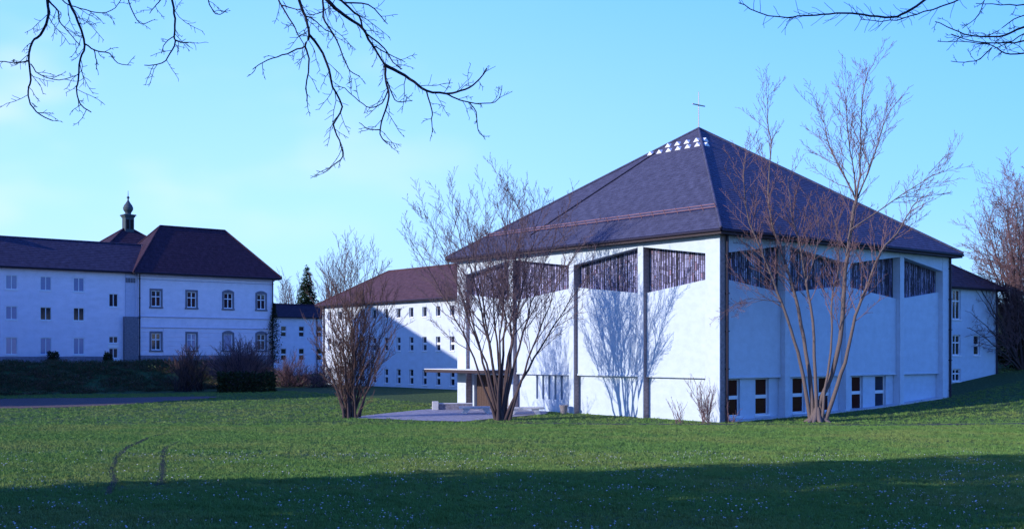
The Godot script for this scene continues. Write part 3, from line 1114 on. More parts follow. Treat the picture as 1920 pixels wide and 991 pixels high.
	hip_roof(h, -6.6, 6.6, -12.6, 0.6, 12.9, 17.5, 6.0, 6.0, true, M.roof_dark, 0.45)
	var tb := MB.new()
	tb.box(Vector3(-0.58, 16.4, -6.58), Vector3(0.58, 19.2, -5.42), 0.03)
	var tur := obj("turret", tb, M.copper, h)
	var cn := MB.new()
	cn.box(Vector3(-0.8, 19.2, -6.8), Vector3(0.8, 19.38, -5.2), 0.05)
	cn.box(Vector3(-0.68, 19.0, -6.68), Vector3(0.68, 19.198, -5.32), 0.03)
	obj("turret_cornice", cn, M.copper, tur)
	for k in [-1.0, 1.0]:
		var lo := MB.new()
		lo.box(Vector3(k * 0.27 - 0.17, 17.5, -5.43), Vector3(k * 0.27 + 0.17, 18.7, -5.37), 0.01)
		obj("louvre", lo, M.dark, tur)
	var on := MB.new()
	on.lathe([Vector2(0.46, 19.38), Vector2(0.36, 19.52), Vector2(0.4, 19.68), Vector2(0.6, 19.98), Vector2(0.64, 20.25), Vector2(0.52, 20.58), Vector2(0.29, 20.9), Vector2(0.12, 21.2), Vector2(0.07, 21.42), Vector2(0.18, 21.55), Vector2(0.18, 21.65), Vector2(0.045, 21.8), Vector2(0.02, 22.5)], 16, Vector3(0, 0, -6))
	obj("onion_dome", on, M.copper, tur)

func ivy(p: Node, W: float) -> void:
	var mb := MB.new()
	mb.colored = true
	for k in 2600:
		var y := rng.randf_range(0.3, 7.5)
		var half := 0.75 if y < 4.5 else 0.75 * (1.0 - (y - 4.5) / 3.4)
		var c := Vector3(W - 0.05 + rng.randfn(0.0, half * 0.55), y, rng.randf_range(0.15, 0.45))
		var s := rng.randf_range(0.07, 0.15)
		var d := Vector3(rng.randf_range(-1, 1), rng.randf_range(-1, 0.6), rng.randf_range(-0.3, 0.8)).normalized() * s
		var e := d.cross(Vector3(rng.randf_range(-1, 1), 1, rng.randf_range(-1, 1))).normalized() * s * 0.7
		var g := rng.randf_range(0.5, 1.3)
		mb.col = Color(0.035 * g, 0.04 * g, 0.02 * g)
		mb.quad(c, c + d * 0.5 - e, c + d, c + d * 0.5 + e)
	obj("ivy", mb, M.leaf, p, true)

func build_far_wing() -> void:
	var w := thing("far_wing", "distant white two-storey house with a dark roof beside the fir", "building", site(14.0, -93.0, 0.0), TURN)
	var L := 24.0
	var eave := 6.4
	var holes := []
	for k in 8:
		for r in [[3.7, 1.4], [0.5, 1.6]]: holes.append([1.2 + k * 2.7, r[0] + 3.0, 2.0 + k * 2.7, r[0] + r[1] + 3.0])
	var mb := MB.new()
	wall_face(mb, Vector3(0, -3.0, 0), Vector3(1, 0, 0), Vector3(0, 0, 1), L, eave + 3.0, holes, 0.3)
	mb.box(Vector3(0, -3.0, -9.0), Vector3(L, eave, -0.3))
	obj("wall", mb, M.monastery, w)
	var protos := {}
	for q in holes:
		var h: float = q[3] - q[1]
		var key := "%.2f" % h
		if not protos.has(key):
			var win := make_window(w, 0.8, h, "bar", M.glass, M.frame, 0.15, 0.06)
			win.position = Vector3(q[0] + 0.4, q[1] - 3.0, 0)
			protos[key] = win
		else: copy_part(protos[key], w, Vector3(q[0] + 0.4, q[1] - 3.0, 0))
	hip_roof(w, -0.5, L + 0.5, -9.5, 0.5, eave, 8.2, 4.0, 4.0, true, M.roof_dark)
	for x in [3.4, 5.0, 12.0]: pipe(w, Vector3(x, 0, 0.12), -2.5, eave - 0.1)

# ---------------------------------------------------------------- trees
func crooked(a: Vector3, b: Vector3, bow: Vector3, n: int, wob: float) -> PackedVector3Array:
	var pts := PackedVector3Array()
	var mid := (a + b) * 0.5 + bow
	for i in n + 1:
		var t := float(i) / n
		var p := a.lerp(mid, t).lerp(mid.lerp(b, t), t)
		if i > 0: p += Vector3(rng.randfn(), rng.randfn() * 0.5, rng.randfn()) * wob * min(1.0, t * 3.0)
		pts.append(p)
	return pts

func taper(n: int, r0: float, r1: float, power := 0.8) -> PackedFloat32Array:
	var r := PackedFloat32Array()
	for i in n: r.append(lerpf(r0, r1, pow(float(i) / (n - 1), power)))
	return r

func turned(dir: Vector3, angle: float) -> Vector3:      # dir tilted by angle towards a random side
	var a := dir.cross(Vector3(rng.randfn(), rng.randfn(), rng.randfn()))
	if a.length_squared() < 1e-6: a = Vector3.RIGHT
	return dir.rotated(a.normalized(), angle)

# side shoots of a branch. P: shoots per metre, angle, ratio, up, least radius, bend
func shoots(mb: MB, pts: PackedVector3Array, rad: PackedFloat32Array, length: float, level: int, P: Dictionary, from := 0.3) -> void:
	if level <= 0: return
	var n := pts.size()
	var total := 0.0
	for i in n - 1: total += pts[i].distance_to(pts[i + 1])
	var cnt := int(ceil(total * (1.0 - from) * P.per_m[level]))
	for k in cnt:
		var t: float = from + (1.0 - from) * (k + rng.randf()) / cnt
		var f: float = t * (n - 1)
		var i: int = min(int(f), n - 2)
		var p := pts[i].lerp(pts[i + 1], f - i)
		var dir := (pts[i + 1] - pts[i]).normalized()
		var r0: float = lerpf(rad[i], rad[i + 1], f - i)
		var L: float = length * P.ratio * rng.randf_range(0.55, 1.15) * lerpf(1.0, 0.5, t)
		L = min(L, P.longest[level])
		var dd := turned(dir, P.angle * rng.randf_range(0.65, 1.3))
		dd = (dd + Vector3.UP * P.up).normalized()
		var rr: float = max(P.least, min(r0 * 0.62, L * 0.011))
		var seg := 4 if level > 1 else 3
		var sp := PackedVector3Array([p])
		var q := p
		var cd := dd
		for s in seg:
			q += cd * (L / seg)
			sp.append(q)
			cd = (turned(cd, P.bend * rng.randf_range(0.3, 1.0)) + Vector3.UP * P.up * 0.35).normalized()
		var sr := taper(seg + 1, rr, P.least * 0.7, 0.9)
		mb.tube(sp, sr, 4 if level > 1 else 3)
		shoots(mb, sp, sr, L, level - 1, P, 0.22)

# a bare tree or shrub of several stems; each stem is a part and carries its twigs
func stemmed(called: String, label: String, category: String, base: Vector3, tips: Array, r0: float, level: int, P: Dictionary, bark: Material, twig: Material, spread := 0.35, group := "") -> Node3D:
	var t := thing(called, label, category, base, 0.0, group)
	for tip in tips:
		var b: Vector3 = tip
		var start := base + Vector3(rng.randf_range(-spread, spread), -0.25, rng.randf_range(-spread, spread))
		var flat := Vector3(b.x - base.x, 0, b.z - base.z)
		start += flat.normalized() * min(flat.length() * 0.04, spread)
		var L := start.distance_to(b)
		var bow: Vector3 = -flat * P.get("bow", 0.13) + Vector3(rng.randfn(), 0, rng.randfn()) * L * 0.018
		var n := 14
		var pts := crooked(start, b, bow, n, L * 0.005)
		var rs := r0 * rng.randf_range(0.75, 1.1)
		var rad := taper(n + 1, rs, P.least * 1.1, P.get("thin", 0.6))
		rad[0] *= 1.35
		var mb := MB.new()
		mb.tube(pts, rad, 8)
		var o := obj("stem", mb, bark, t)
		var tw := MB.new()
		shoots(tw, pts, rad, L * P.get("first", 0.8), level, P, P.get("from", 0.28))
		if tw.v.size() > 0: 
			var w := obj("twigs", tw, twig, o, true)
			w.position.y = 0
	for o in t.get_children(): o.position.y = 0
	for o in t.get_children(): o.position = -t.position
	return t

func limb(t: Node3D, called: String, d0: float, d1: float, r0: float, r1: float, line: Array, P: Dictionary, from: float) -> void:
	var knees := PackedVector3Array()
	var cnt := line.size() / 2
	for i in cnt: knees.append(seen(line[i * 2], line[i * 2 + 1], lerpf(d0, d1, float(i) / (cnt - 1)) + rng.randfn() * 0.08))
	if called == "stem": knees[0].y -= 0.25
	var pts := PackedVector3Array([knees[0]])
	for i in cnt - 1:
		for m in 3: pts.append(knees[i].cubic_interpolate(knees[i + 1], knees[max(i - 1, 0)], knees[min(i + 2, cnt - 1)], (m + 1) / 3.0) + Vector3(rng.randfn(), 0, rng.randfn()) * 0.025)
	var rad := taper(pts.size(), r0, r1, 0.8)
	var mb := MB.new()
	mb.tube(pts, rad, 8)
	var o := obj(called, mb, M.bark_pale, t)
	o.position = -t.position
	var tw := MB.new()
	shoots(tw, pts, rad, 11.0, 3, P, from)
	obj("twigs", tw, M.twig_red, o, true)

func build_trees() -> void:
	# middle tree in front of the church, fan of many stems
	var b2 := seen(940, 795, 67.5)
	b2.y = ground(b2.x, b2.z)
	var tips := []
	for q in [[768, 450], [796, 390], [838, 375], [872, 395], [905, 370], [948, 355], [985, 365], [1022, 372], [1058, 405], [1092, 445], [1112, 505], [850, 480], [965, 400], [1000, 450]]:
		tips.append(seen(q[0], q[1], 67.5 + rng.randf_range(-3.5, 3.5)))
	var P := {"from": 0.38, "per_m": [0, 6.5, 4.8, 2.5], "longest": [0.0, 0.8, 1.8, 4.2], "ratio": 0.42, "angle": 0.66, "up": 0.2, "least": 0.0092, "bend": 0.16, "thin": 0.55, "bow": 0.17}
	stemmed("bare_tree", "bare many-stemmed tree fanning out before the left church wall", "tree", b2, tips, 0.15, 3, P, M.bark, M.twig, 0.42)
	# right tree, tall
	var b3 := seen(1533, 797, 65.5)
	b3.y = ground(b3.x, b3.z)
	var P3 := {"per_m": [0, 5.8, 4.8, 3.6], "longest": [0.0, 0.9, 2.1, 4.2], "ratio": 0.34, "angle": 0.7, "up": 0.18, "least": 0.0105, "bend": 0.18}
	var t3: Node3D = thing("bare_tree", "tallest bare tree with pale stems, before the shaded church wall", "tree", b3)
	limb(t3, "stem", 65.5, 65.0, 0.175, 0.09, [1530, 797, 1537, 760, 1560, 700, 1575, 640, 1582, 560, 1590, 480, 1600, 400, 1607, 370], P3, 0.45)
	limb(t3, "limb", 65.0, 66.5, 0.06, 0.015, [1606, 374, 1594, 350, 1575, 312, 1555, 272, 1545, 232, 1536, 205], P3, 0.15)
	limb(t3, "limb", 65.0, 64.0, 0.065, 0.015, [1607, 372, 1613, 330, 1614, 270, 1616, 215, 1621, 165, 1628, 135], P3, 0.15)
	limb(t3, "limb", 65.0, 63.5, 0.055, 0.015, [1608, 372, 1628, 325, 1646, 272, 1658, 232, 1672, 205], P3, 0.15)
	limb(t3, "limb", 65.0, 67.0, 0.05, 0.015, [1606, 376, 1602, 325, 1592, 262, 1588, 205, 1584, 165], P3, 0.15)
	limb(t3, "stem", 65.4, 63.5, 0.14, 0.02, [1545, 790, 1572, 720, 1590, 660, 1605, 592, 1625, 540, 1652, 472, 1682, 438, 1706, 396, 1724, 372], P3, 0.35)
	limb(t3, "limb", 64.8, 63.0, 0.045, 0.013, [1596, 430, 1645, 397, 1692, 365, 1738, 336, 1772, 318], P3, 0.3)
	limb(t3, "stem", 65.6, 67.5, 0.15, 0.015, [1526, 795, 1520, 720, 1511, 660, 1498, 582, 1482, 520, 1466, 470, 1450, 428, 1441, 360, 1446, 285, 1440, 222, 1441, 178], P3, 0.32)
	limb(t3, "stem", 65.7, 64.2, 0.13, 0.015, [1522, 793, 1506, 702, 1491, 640, 1468, 572, 1441, 502, 1420, 450, 1402, 400, 1395, 335, 1399, 285], P3, 0.35)
	limb(t3, "stem", 65.3, 66.8, 0.125, 0.015, [1531, 793, 1529, 700, 1524, 602, 1511, 520, 1496, 442, 1484, 400, 1478, 330], P3, 0.35)
	limb(t3, "stem", 65.1, 66.0, 0.09, 0.015, [1540, 790, 1551, 700, 1559, 640, 1560, 562, 1573, 502, 1571, 440, 1560, 395], P3, 0.4)
	limb(t3, "limb", 65.2, 64.0, 0.03, 0.01, [1466, 566, 1432, 562, 1402, 560, 1372, 574], P3, 0.3)
	limb(t3, "limb", 65.4, 66.0, 0.04, 0.01, [1512, 530, 1528, 480, 1536, 430, 1530, 380], P3, 0.2)
	var st := MB.new()
	for k in 9:      # root buttresses running into the ground
		var w := TAU * (k + rng.randf_range(-0.3, 0.3)) / 9.0
		var o := Vector3(cos(w), 0, sin(w))
		var reach := rng.randf_range(0.5, 0.95)
		st.tube(PackedVector3Array([o * 0.16 + Vector3(0, rng.randf_range(0.7, 1.0), 0), o * 0.27 + Vector3(0, 0.38, 0), o * 0.42 + Vector3(0, 0.12, 0), o * reach + Vector3(0, -0.12, 0)]), PackedFloat32Array([0.08, 0.15, 0.15, 0.06]), 7)
	var stump := obj("root_collar", st, M.bark_pale, t3)
	stump.position = Vector3.ZERO
	# left shrub tree, dense and brown
	var b1 := seen(658, 785, 70.0)
	b1.y = ground(b1.x, b1.z)
	tips = []
	for q in [[580, 610], [586, 560], [600, 535], [620, 495], [640, 480], [655, 475], [672, 478], [690, 480], [708, 492], [724, 515], [742, 550], [754, 596], [596, 645], [742, 630], [660, 520], [640, 560], [690, 560], [615, 570]]:
		tips.append(seen(q[0], q[1], 70.0 + rng.randf_range(-2.6, 2.6)))
	var P1 := {"per_m": [0, 5.5, 4.4, 2.8], "longest": [0.0, 0.6, 1.4, 2.8], "ratio": 0.42, "angle": 0.62, "up": 0.2, "least": 0.0088, "bend": 0.2, "from": 0.12}
	stemmed("bare_tree", "dense brown many-stemmed shrub tree at the left of the forecourt", "tree", b1, tips, 0.10, 3, P1, M.bark, M.twig_brown, 0.4)
	# small shrubs at the church corner
	var Ps := {"per_m": [0, 6.0, 4.0], "longest": [0.0, 0.35, 0.9], "ratio": 0.5, "angle": 0.5, "up": 0.3, "least": 0.008, "bend": 0.2, "from": 0.15}
	for q in [[1272, 796, 1250, 1296, 742, 8, "small bare pink shrub, left of the pair at the church corner"], [1322, 798, 1288, 1345, 712, 18, "taller bare pink shrub, right of the pair at the church corner"], [1372, 795, 1360, 1392, 748, 7, "thin bare shrub in front of the first cellar window"]]:
		var bb := seen(q[0], q[1], 64.2)
		bb.y = ground(bb.x, bb.z)
		tips = []
		for k in q[5]: tips.append(seen(rng.randf_range(q[2], q[3]), q[4] + rng.randf_range(0, 42), 64.2 + rng.randf_range(-0.7, 0.5)))
		stemmed("bare_shrub", q[6], "shrub", bb, tips, 0.022, 2, Ps, M.twig_red, M.twig_red, 0.35)
	# big reddish tree at the right edge and bare trees behind it
	var Pc := {"per_m": [0, 4.2, 3.2, 1.9], "longest": [0.0, 0.95, 2.0, 4.2], "ratio": 0.44, "angle": 0.7, "up": 0.08, "least": 0.0145, "bend": 0.22, "from": 0.15}
	for q in [[1925, 690, 96.0, 44, 1796, 2080, 320, 640, "wide bare russet tree at the right edge of the lawn"], [1985, 660, 118.0, 16, 1860, 2110, 330, 520, "bare tree further back at the right edge, behind the russet one"]]:
		var bb := seen(q[0], q[1], q[2])
		bb.y = ground(bb.x, bb.z)
		tips = []
		for k in q[3]:
			var a: float = PI * (k + 0.5) / q[3]
			var cxx: float = (q[4] + q[5]) * 0.5
			var rx: float = (q[5] - q[4]) * 0.5
			var rr := rng.randf_range(0.75, 1.0)
			tips.append(seen(cxx - cos(a) * rx * rr, lerpf(q[7], q[6], pow(sin(a), 0.7) * rr), q[2] + rng.randf_range(-6.0, 6.0)))
		stemmed("russet_tree", q[8], "tree", bb, tips, 0.15, 3, Pc, M.bark, M.twig_red, 0.3)
	# bare trees far behind, between the monastery and the long wing
	for q in [[545, 585, 175.0, 512, 26, "bare grey tree far behind, left of the dark fir"], [625, 590, 190.0, 485, 24, "bare tree far behind the long wing, right of the dark fir"]]:
		var bb := seen(q[0], q[1], q[2])
		bb.y = ground(bb.x, bb.z)
		tips = []
		for k in 12: tips.append(seen(q[0] + rng.randf_range(-1.0, 1.0) * q[4], q[3] + rng.randf_range(0, 40), q[2] + rng.randf_range(-3, 3)))
		stemmed("far_bare_tree", q[5], "tree", bb, tips, 0.16, 2, {"per_m": [0, 2.6, 1.6], "longest": [0, 1.3, 3.0], "ratio": 0.4, "angle": 0.6, "up": 0.2, "least": 0.02, "bend": 0.2}, M.bark, M.twig, 0.3)
	# dark fir behind the bushes
	var fp := seen(575, 640, 165.0)
	fp.y = 0.0
	var fir := make_fir("dark pointed fir tree standing between the monastery and the long wing", fp, 14.6, 4.0, 15000)
	fir.position = fp

# a conifer with its foot at the origin of its node
func make_fir(label: String, at: Vector3, tall: float, wide: float, cnt: int) -> Node3D:
	var t := thing("fir_tree", label, "tree", at)
	var tr := MB.new()
	tr.tube(PackedVector3Array([Vector3(0, -0.4, 0), Vector3(0, tall * 0.5, 0), Vector3(0, tall * 0.98, 0)]), PackedFloat32Array([tall * 0.02, tall * 0.012, 0.02]), 8)
	var o := obj("trunk", tr, M.bark, t)
	o.position = Vector3.ZERO
	var mb := MB.new()
	mb.colored = true
	var tiers := int(tall * 1.5)
	for k in cnt:
		var y: float = tall * (0.06 + 0.94 * (1.0 - sqrt(rng.randf())))
		y = lerpf(y, round(y * tiers / tall) * tall / tiers, 0.12)
		var R: float = wide * pow(1.0 - y / tall, 0.85) + 0.12
		var a := rng.randf() * TAU
		R *= 0.78 + 0.22 * sin(a * 5.0 + y * 3.0) + 0.12 * sin(a * 3.0 - y * 7.0)
		var rr := R * sqrt(rng.randf_range(0.12, 1.0))
		var out := Vector3(cos(a), 0, sin(a))
		var c := out * rr + Vector3(0, y - rr * 0.22, 0)
		var len_ := rng.randf_range(0.35, 0.7) * lerpf(0.6, 1.0, R / wide)
		var d := (out + Vector3(rng.randfn() * 0.3, -0.35 + rng.randfn() * 0.2, rng.randfn() * 0.3)).normalized() * len_
		var e := d.cross(Vector3.UP).normalized() * len_ * 0.28
		var g := rng.randf_range(0.6, 1.3)
		mb.col = Color(0.022 * g, 0.045 * g, 0.02 * g)
		mb.quad(c - d * 0.5, c - e + Vector3(0, -0.05, 0), c + d * 0.5, c + e + Vector3(0, 0.03, 0))
	var cr := obj("crown", mb, M.leaf, t)
	cr.position = Vector3.ZERO
	return t

func build_shade_trees() -> void:
	# tall firs outside the frame at the left whose shadow lies on the near lawn
	var first := make_fir("fir", Vector3.ZERO, 16.0, 4.4, 7000)
	var rows := []
	for k in 9: rows.append([-16.0 - (k % 2) * 1.6, 17.2 - k * 3.8, 1.05, "near lawn"])
	for k in 8: rows.append([-21.5 - (k % 2) * 1.6, 16.4 - k * 4.1, 1.2, "near lawn"])
	for k in 3: rows.append([-30.0 - k * 3.4, 14.5 - k * 1.6, 0.6, "near lawn"])
	var words := ["first", "second", "third", "fourth", "fifth", "sixth", "seventh", "eighth", "ninth", "tenth", "eleventh", "twelfth", "thirteenth"]
	var seen_in := {}
	for k in rows.size():
		var r: Array = rows[k]
		var o: Node3D = first
		if k > 0:
			o = first.duplicate()
			o.name = numbered("fir_tree")
			add_child(o)
		o.position = on_ground(r[0], -r[1])
		o.scale = Vector3.ONE * (r[2] * rng.randf_range(0.94, 1.06))
		o.rotation.y = rng.randf() * TAU
		var row: String = "inner row beside" if k < 9 else ("outer row behind" if k < 17 else "low group left of")
		var i: int = seen_in.get(row, 0)
		seen_in[row] = i + 1
		tag(o, "%s dense fir of the %s the %s, outside the frame" % [words[i], row, r[3]], "tree", "firs outside the frame that shade the %s" % r[3])
	# tall gabled granary outside the frame whose gable throws the slanting shadow on the long wing
	var g := thing("granary", "tall gabled white granary outside the frame at the left", "building", site(-40.5, -50.0, -2.4), TURN)
	var gm := MB.new()
	var pr := [Vector3(9.0, -2.5, 0), Vector3(9.0, -2.5, -20.0), Vector3(9.0, 19.8, -20.0), Vector3(9.0, 21.4, -16.9), Vector3(9.0, 15.1, 0)]
	gm.slab(pr.map(func(q): return q - Vector3(9.0, 0, 0)), Vector3(9.0, 0, 0))
	obj("wall", gm, M.monastery, g)
	var gr := MB.new()
	tiled(gr, Vector3(-0.3, 15.1, 0.3), Vector3(9.2, 15.1, 0.3), Vector3(9.2, 21.55, -16.9), Vector3(-0.3, 21.55, -16.9), 0.34)
	tiled(gr, Vector3(9.2, 19.75, -20.2), Vector3(-0.3, 19.75, -20.2), Vector3(-0.3, 21.55, -16.9), Vector3(9.2, 21.55, -16.9), 0.34)
	obj("roof", gr, M.roof_brown, g)
	var lt := MB.new()
	lt.box(Vector3(0.2, -2.5, -29.6), Vector3(8.8, 9.0, -20.003))
	obj("low_extension", lt, M.monastery, g)

func build_bushes() -> void:
	var Pb := {"per_m": [0, 4.5, 3.0], "longest": [0.0, 0.7, 1.5], "ratio": 0.5, "angle": 0.6, "up": 0.15, "least": 0.012, "bend": 0.25, "from": 0.15}
	for q in [[350, 712, 111.0, 312, 398, 648, 60, "left, smaller bare brown bush on the shaded bank", 0], [455, 730, 111.0, 384, 518, 640, 150, "large russet bush on the bank before the old pavilion", 1], [548, 722, 118.0, 508, 592, 664, 80, "reddish bush on the bank right of the russet one", 1], [602, 728, 116.0, 570, 640, 672, 70, "dark red bush left of the shrub tree, furthest right on the bank", 2]]:
		var bb := seen(q[0], q[1], q[2])
		bb.y = ground(bb.x, bb.z)
		var tips := []
		for k in q[6]:
			var f := rng.randf_range(-1.0, 1.0)
			var x: float = lerpf(q[3], q[4], f * 0.5 + 0.5)
			tips.append(seen(x, q[5] + f * f * 34.0 + rng.randf_range(0, 34), q[2] + rng.randf_range(-2.2, 2.2)))
		stemmed("bush", q[7], "bush", bb, tips, 0.035, 2, Pb, M.bark_dark, [M.twig_brown, M.twig_red, M.twig_red][q[8]], 1.4)
	undergrowth()
	for q in [[1905, 705, 97.0, 2.6, 1.7, "dark evergreen shrub under the russet tree, nearest the annex"], [1950, 700, 101.0, 3.2, 2.1, "dark evergreen shrub under the russet tree, cut by the right edge"]]:
		leafy("dark_shrub", q[5], "shrub", seen(q[0], q[1], q[2]), Vector3(q[3], q[4], 1.8), false, 3800)
	# clipped evergreen hedge below the russet bush and small round shrubs against the plinth
	leafy("hedge", "dark clipped hedge block at the foot of the russet bush", "hedge", seen(462, 737, 104.5), Vector3(2.5, 0.85, 0.8), true, 5200)
	leafy("round_shrub", "small dark round shrub by the monastery plinth, the left of two", "shrub", site(-13.2, -79.2, ground(site(-13.2, -79.2).x, site(-13.2, -79.2).z)), Vector3(0.62, 0.7, 0.6), false, 700)
	leafy("round_shrub", "small dark round shrub left of the stone shaft, the right of two", "shrub", site(-7.4, -79.2, ground(site(-7.4, -79.2).x, site(-7.4, -79.2).z)), Vector3(0.5, 0.62, 0.5), false, 600)

func undergrowth() -> void:
	# ivy and brushwood that cover the shaded bank
	var mb := MB.new()
	for k in 26:
		var c := Vector3(rng.randfn() * 0.28, absf(rng.randfn()) * 0.16, rng.randfn() * 0.28)
		var a := Vector3(rng.randfn(), rng.randfn() * 0.6, rng.randfn()).normalized() * rng.randf_range(0.06, 0.12)
		var b := a.cross(Vector3(rng.randfn(), rng.randfn(), rng.randfn())).normalized() * 0.06
		mb.quad(c - a, c - b, c + a, c + b)
	for k in 6:
		var f := Vector3(rng.randfn() * 0.2, 0, rng.randfn() * 0.2)
		mb.tube(PackedVector3Array([f, f + Vector3(rng.randfn() * 0.2, rng.randf_range(0.2, 0.55), rng.randfn() * 0.2)]), PackedFloat32Array([0.012, 0.006]), 3)
	var xf := []
	var cols := []
	for k in 9500:
		var p := site(rng.randf_range(-34.0, 10.5), rng.randf_range(-78.2, -66.5))
		var n := n_wave.get_noise_2d(p.x * 1.7, p.z * 1.7)
		if n < rng.randf_range(-0.6, 0.1): continue
		var s := rng.randf_range(0.4, 1.0) * (1.0 + n * 0.8)
		xf.append(Transform3D(Basis(Vector3.UP, rng.randf() * TAU).scaled(Vector3.ONE * s), on_ground(p.x, p.z)))
		var t := rng.randf()
		var g := rng.randf_range(0.6, 1.3)
		cols.append(Color(lerpf(0.06, 0.17, t * t) * g, lerpf(0.10, 0.09, t) * g, lerpf(0.04, 0.06, t) * g))
	multi("undergrowth", mb, xf, cols, "dark ivy and brushwood covering the shaded bank below the monastery", "undergrowth")

func leafy(called: String, label: String, category: String, at: Vector3, half: Vector3, boxy: bool, cnt: int) -> void:
	at.y = ground(at.x, at.z)
	var t := thing(called, label, category, at)
	var mb := MB.new()
	mb.colored = true
	for k in cnt:
		var d := Vector3(rng.randf_range(-1, 1), rng.randf_range(-1, 1), rng.randf_range(-1, 1))
		if not boxy:
			if d.length() > 1.0: d = d.normalized() * rng.randf_range(0.7, 1.02)
		elif rng.randf() < 0.6: d[rng.randi() % 3] = rng.randf_range(0.88, 1.04) * (1.0 if rng.randf() < 0.5 else -1.0)
		var c := Vector3(d.x * half.x, (d.y + 1.0) * half.y, d.z * half.z)
		c.y *= 1.0 + 0.28 * n_wave.get_noise_2d(c.x * 9.0 + at.x * 5.0, c.z * 9.0)
		c += Vector3(rng.randfn(), rng.randfn(), rng.randfn()) * 0.05
		var s := rng.randf_range(0.07, 0.14)
		var a := Vector3(rng.randfn(), rng.randfn(), rng.randfn()).normalized() * s
		var b := a.cross(Vector3(rng.randfn(), rng.randfn(), rng.randfn())).normalized() * s * 0.6
		var g := rng.randf_range(0.6, 1.35)
		mb.col = Color(0.03 * g, 0.042 * g, 0.02 * g)
		mb.quad(c - a, c - b, c + a, c + b)
	obj("foliage", mb, M.leaf, t).position = Vector3.ZERO
	var st := MB.new()
	for k in 5: st.tube(PackedVector3Array([Vector3(rng.randfn() * 0.15, -0.2, rng.randfn() * 0.15), Vector3(rng.randfn() * half.x * 0.5, half.y * 1.4, rng.randfn() * half.z * 0.5)]), PackedFloat32Array([0.03, 0.012]), 5)
	obj("stem", st, M.bark_dark, t).position = Vector3.ZERO

# ---------------------------------------------------------------- branches that hang into the picture from trees beside the camera
# a branch measured in a crop of the photograph: o and k turn crop units into pixels; d0, d1 its distance at both ends
func hang(t: Node3D, o: Vector2, k: float, d0: float, d1: float, r0: float, line: Array, P: Dictionary, level := 2) -> void:
	var pts := PackedVector3Array()
	var cnt := line.size()
	for i in cnt:
		var f := float(i) / (cnt - 1)
		var q: Vector2 = line[i]
		var p := seen(o.x + q.x * k, o.y + q.y * k, lerpf(d0, d1, f) + sin(i * 2.1 + d0) * 0.08)
		pts.append(p)
	var knees := pts
	pts = PackedVector3Array([knees[0]])
	for i in cnt - 1:      # a smooth line through the knees with a little unrest
		var p0 := knees[max(i - 1, 0)]
		var p3 := knees[min(i + 2, cnt - 1)]
		for m in 3:
			var q := knees[i].cubic_interpolate(knees[i + 1], p0, p3, (m + 1) / 3.0)
			if m < 2: q += Vector3(rng.randfn(), rng.randfn(), rng.randfn()) * knees[i].distance_to(knees[i + 1]) * 0.018
			pts.append(q)
	var rad := taper(pts.size(), r0 * 0.85, max(0.004, r0 * 0.28), 0.8)
	var mb := MB.new()
	mb.tube(pts, rad, 7)
	var b := obj("branch", mb, M.bark_dark, t)
	b.position = -t.position
	var tw := MB.new()
	var L := 0.0
	for i in pts.size() - 1: L += pts[i].distance_to(pts[i + 1])
	shoots(tw, pts, rad, min(L, 1.3), level, P, 0.12)
	if tw.v.size() > 0: obj("twigs", tw, M.twig_dark, b, true)

func V(a: Array) -> Array:
	var r := []
	for i in range(0, a.size(), 2): r.append(Vector2(a[i], a[i + 1]))
	return r

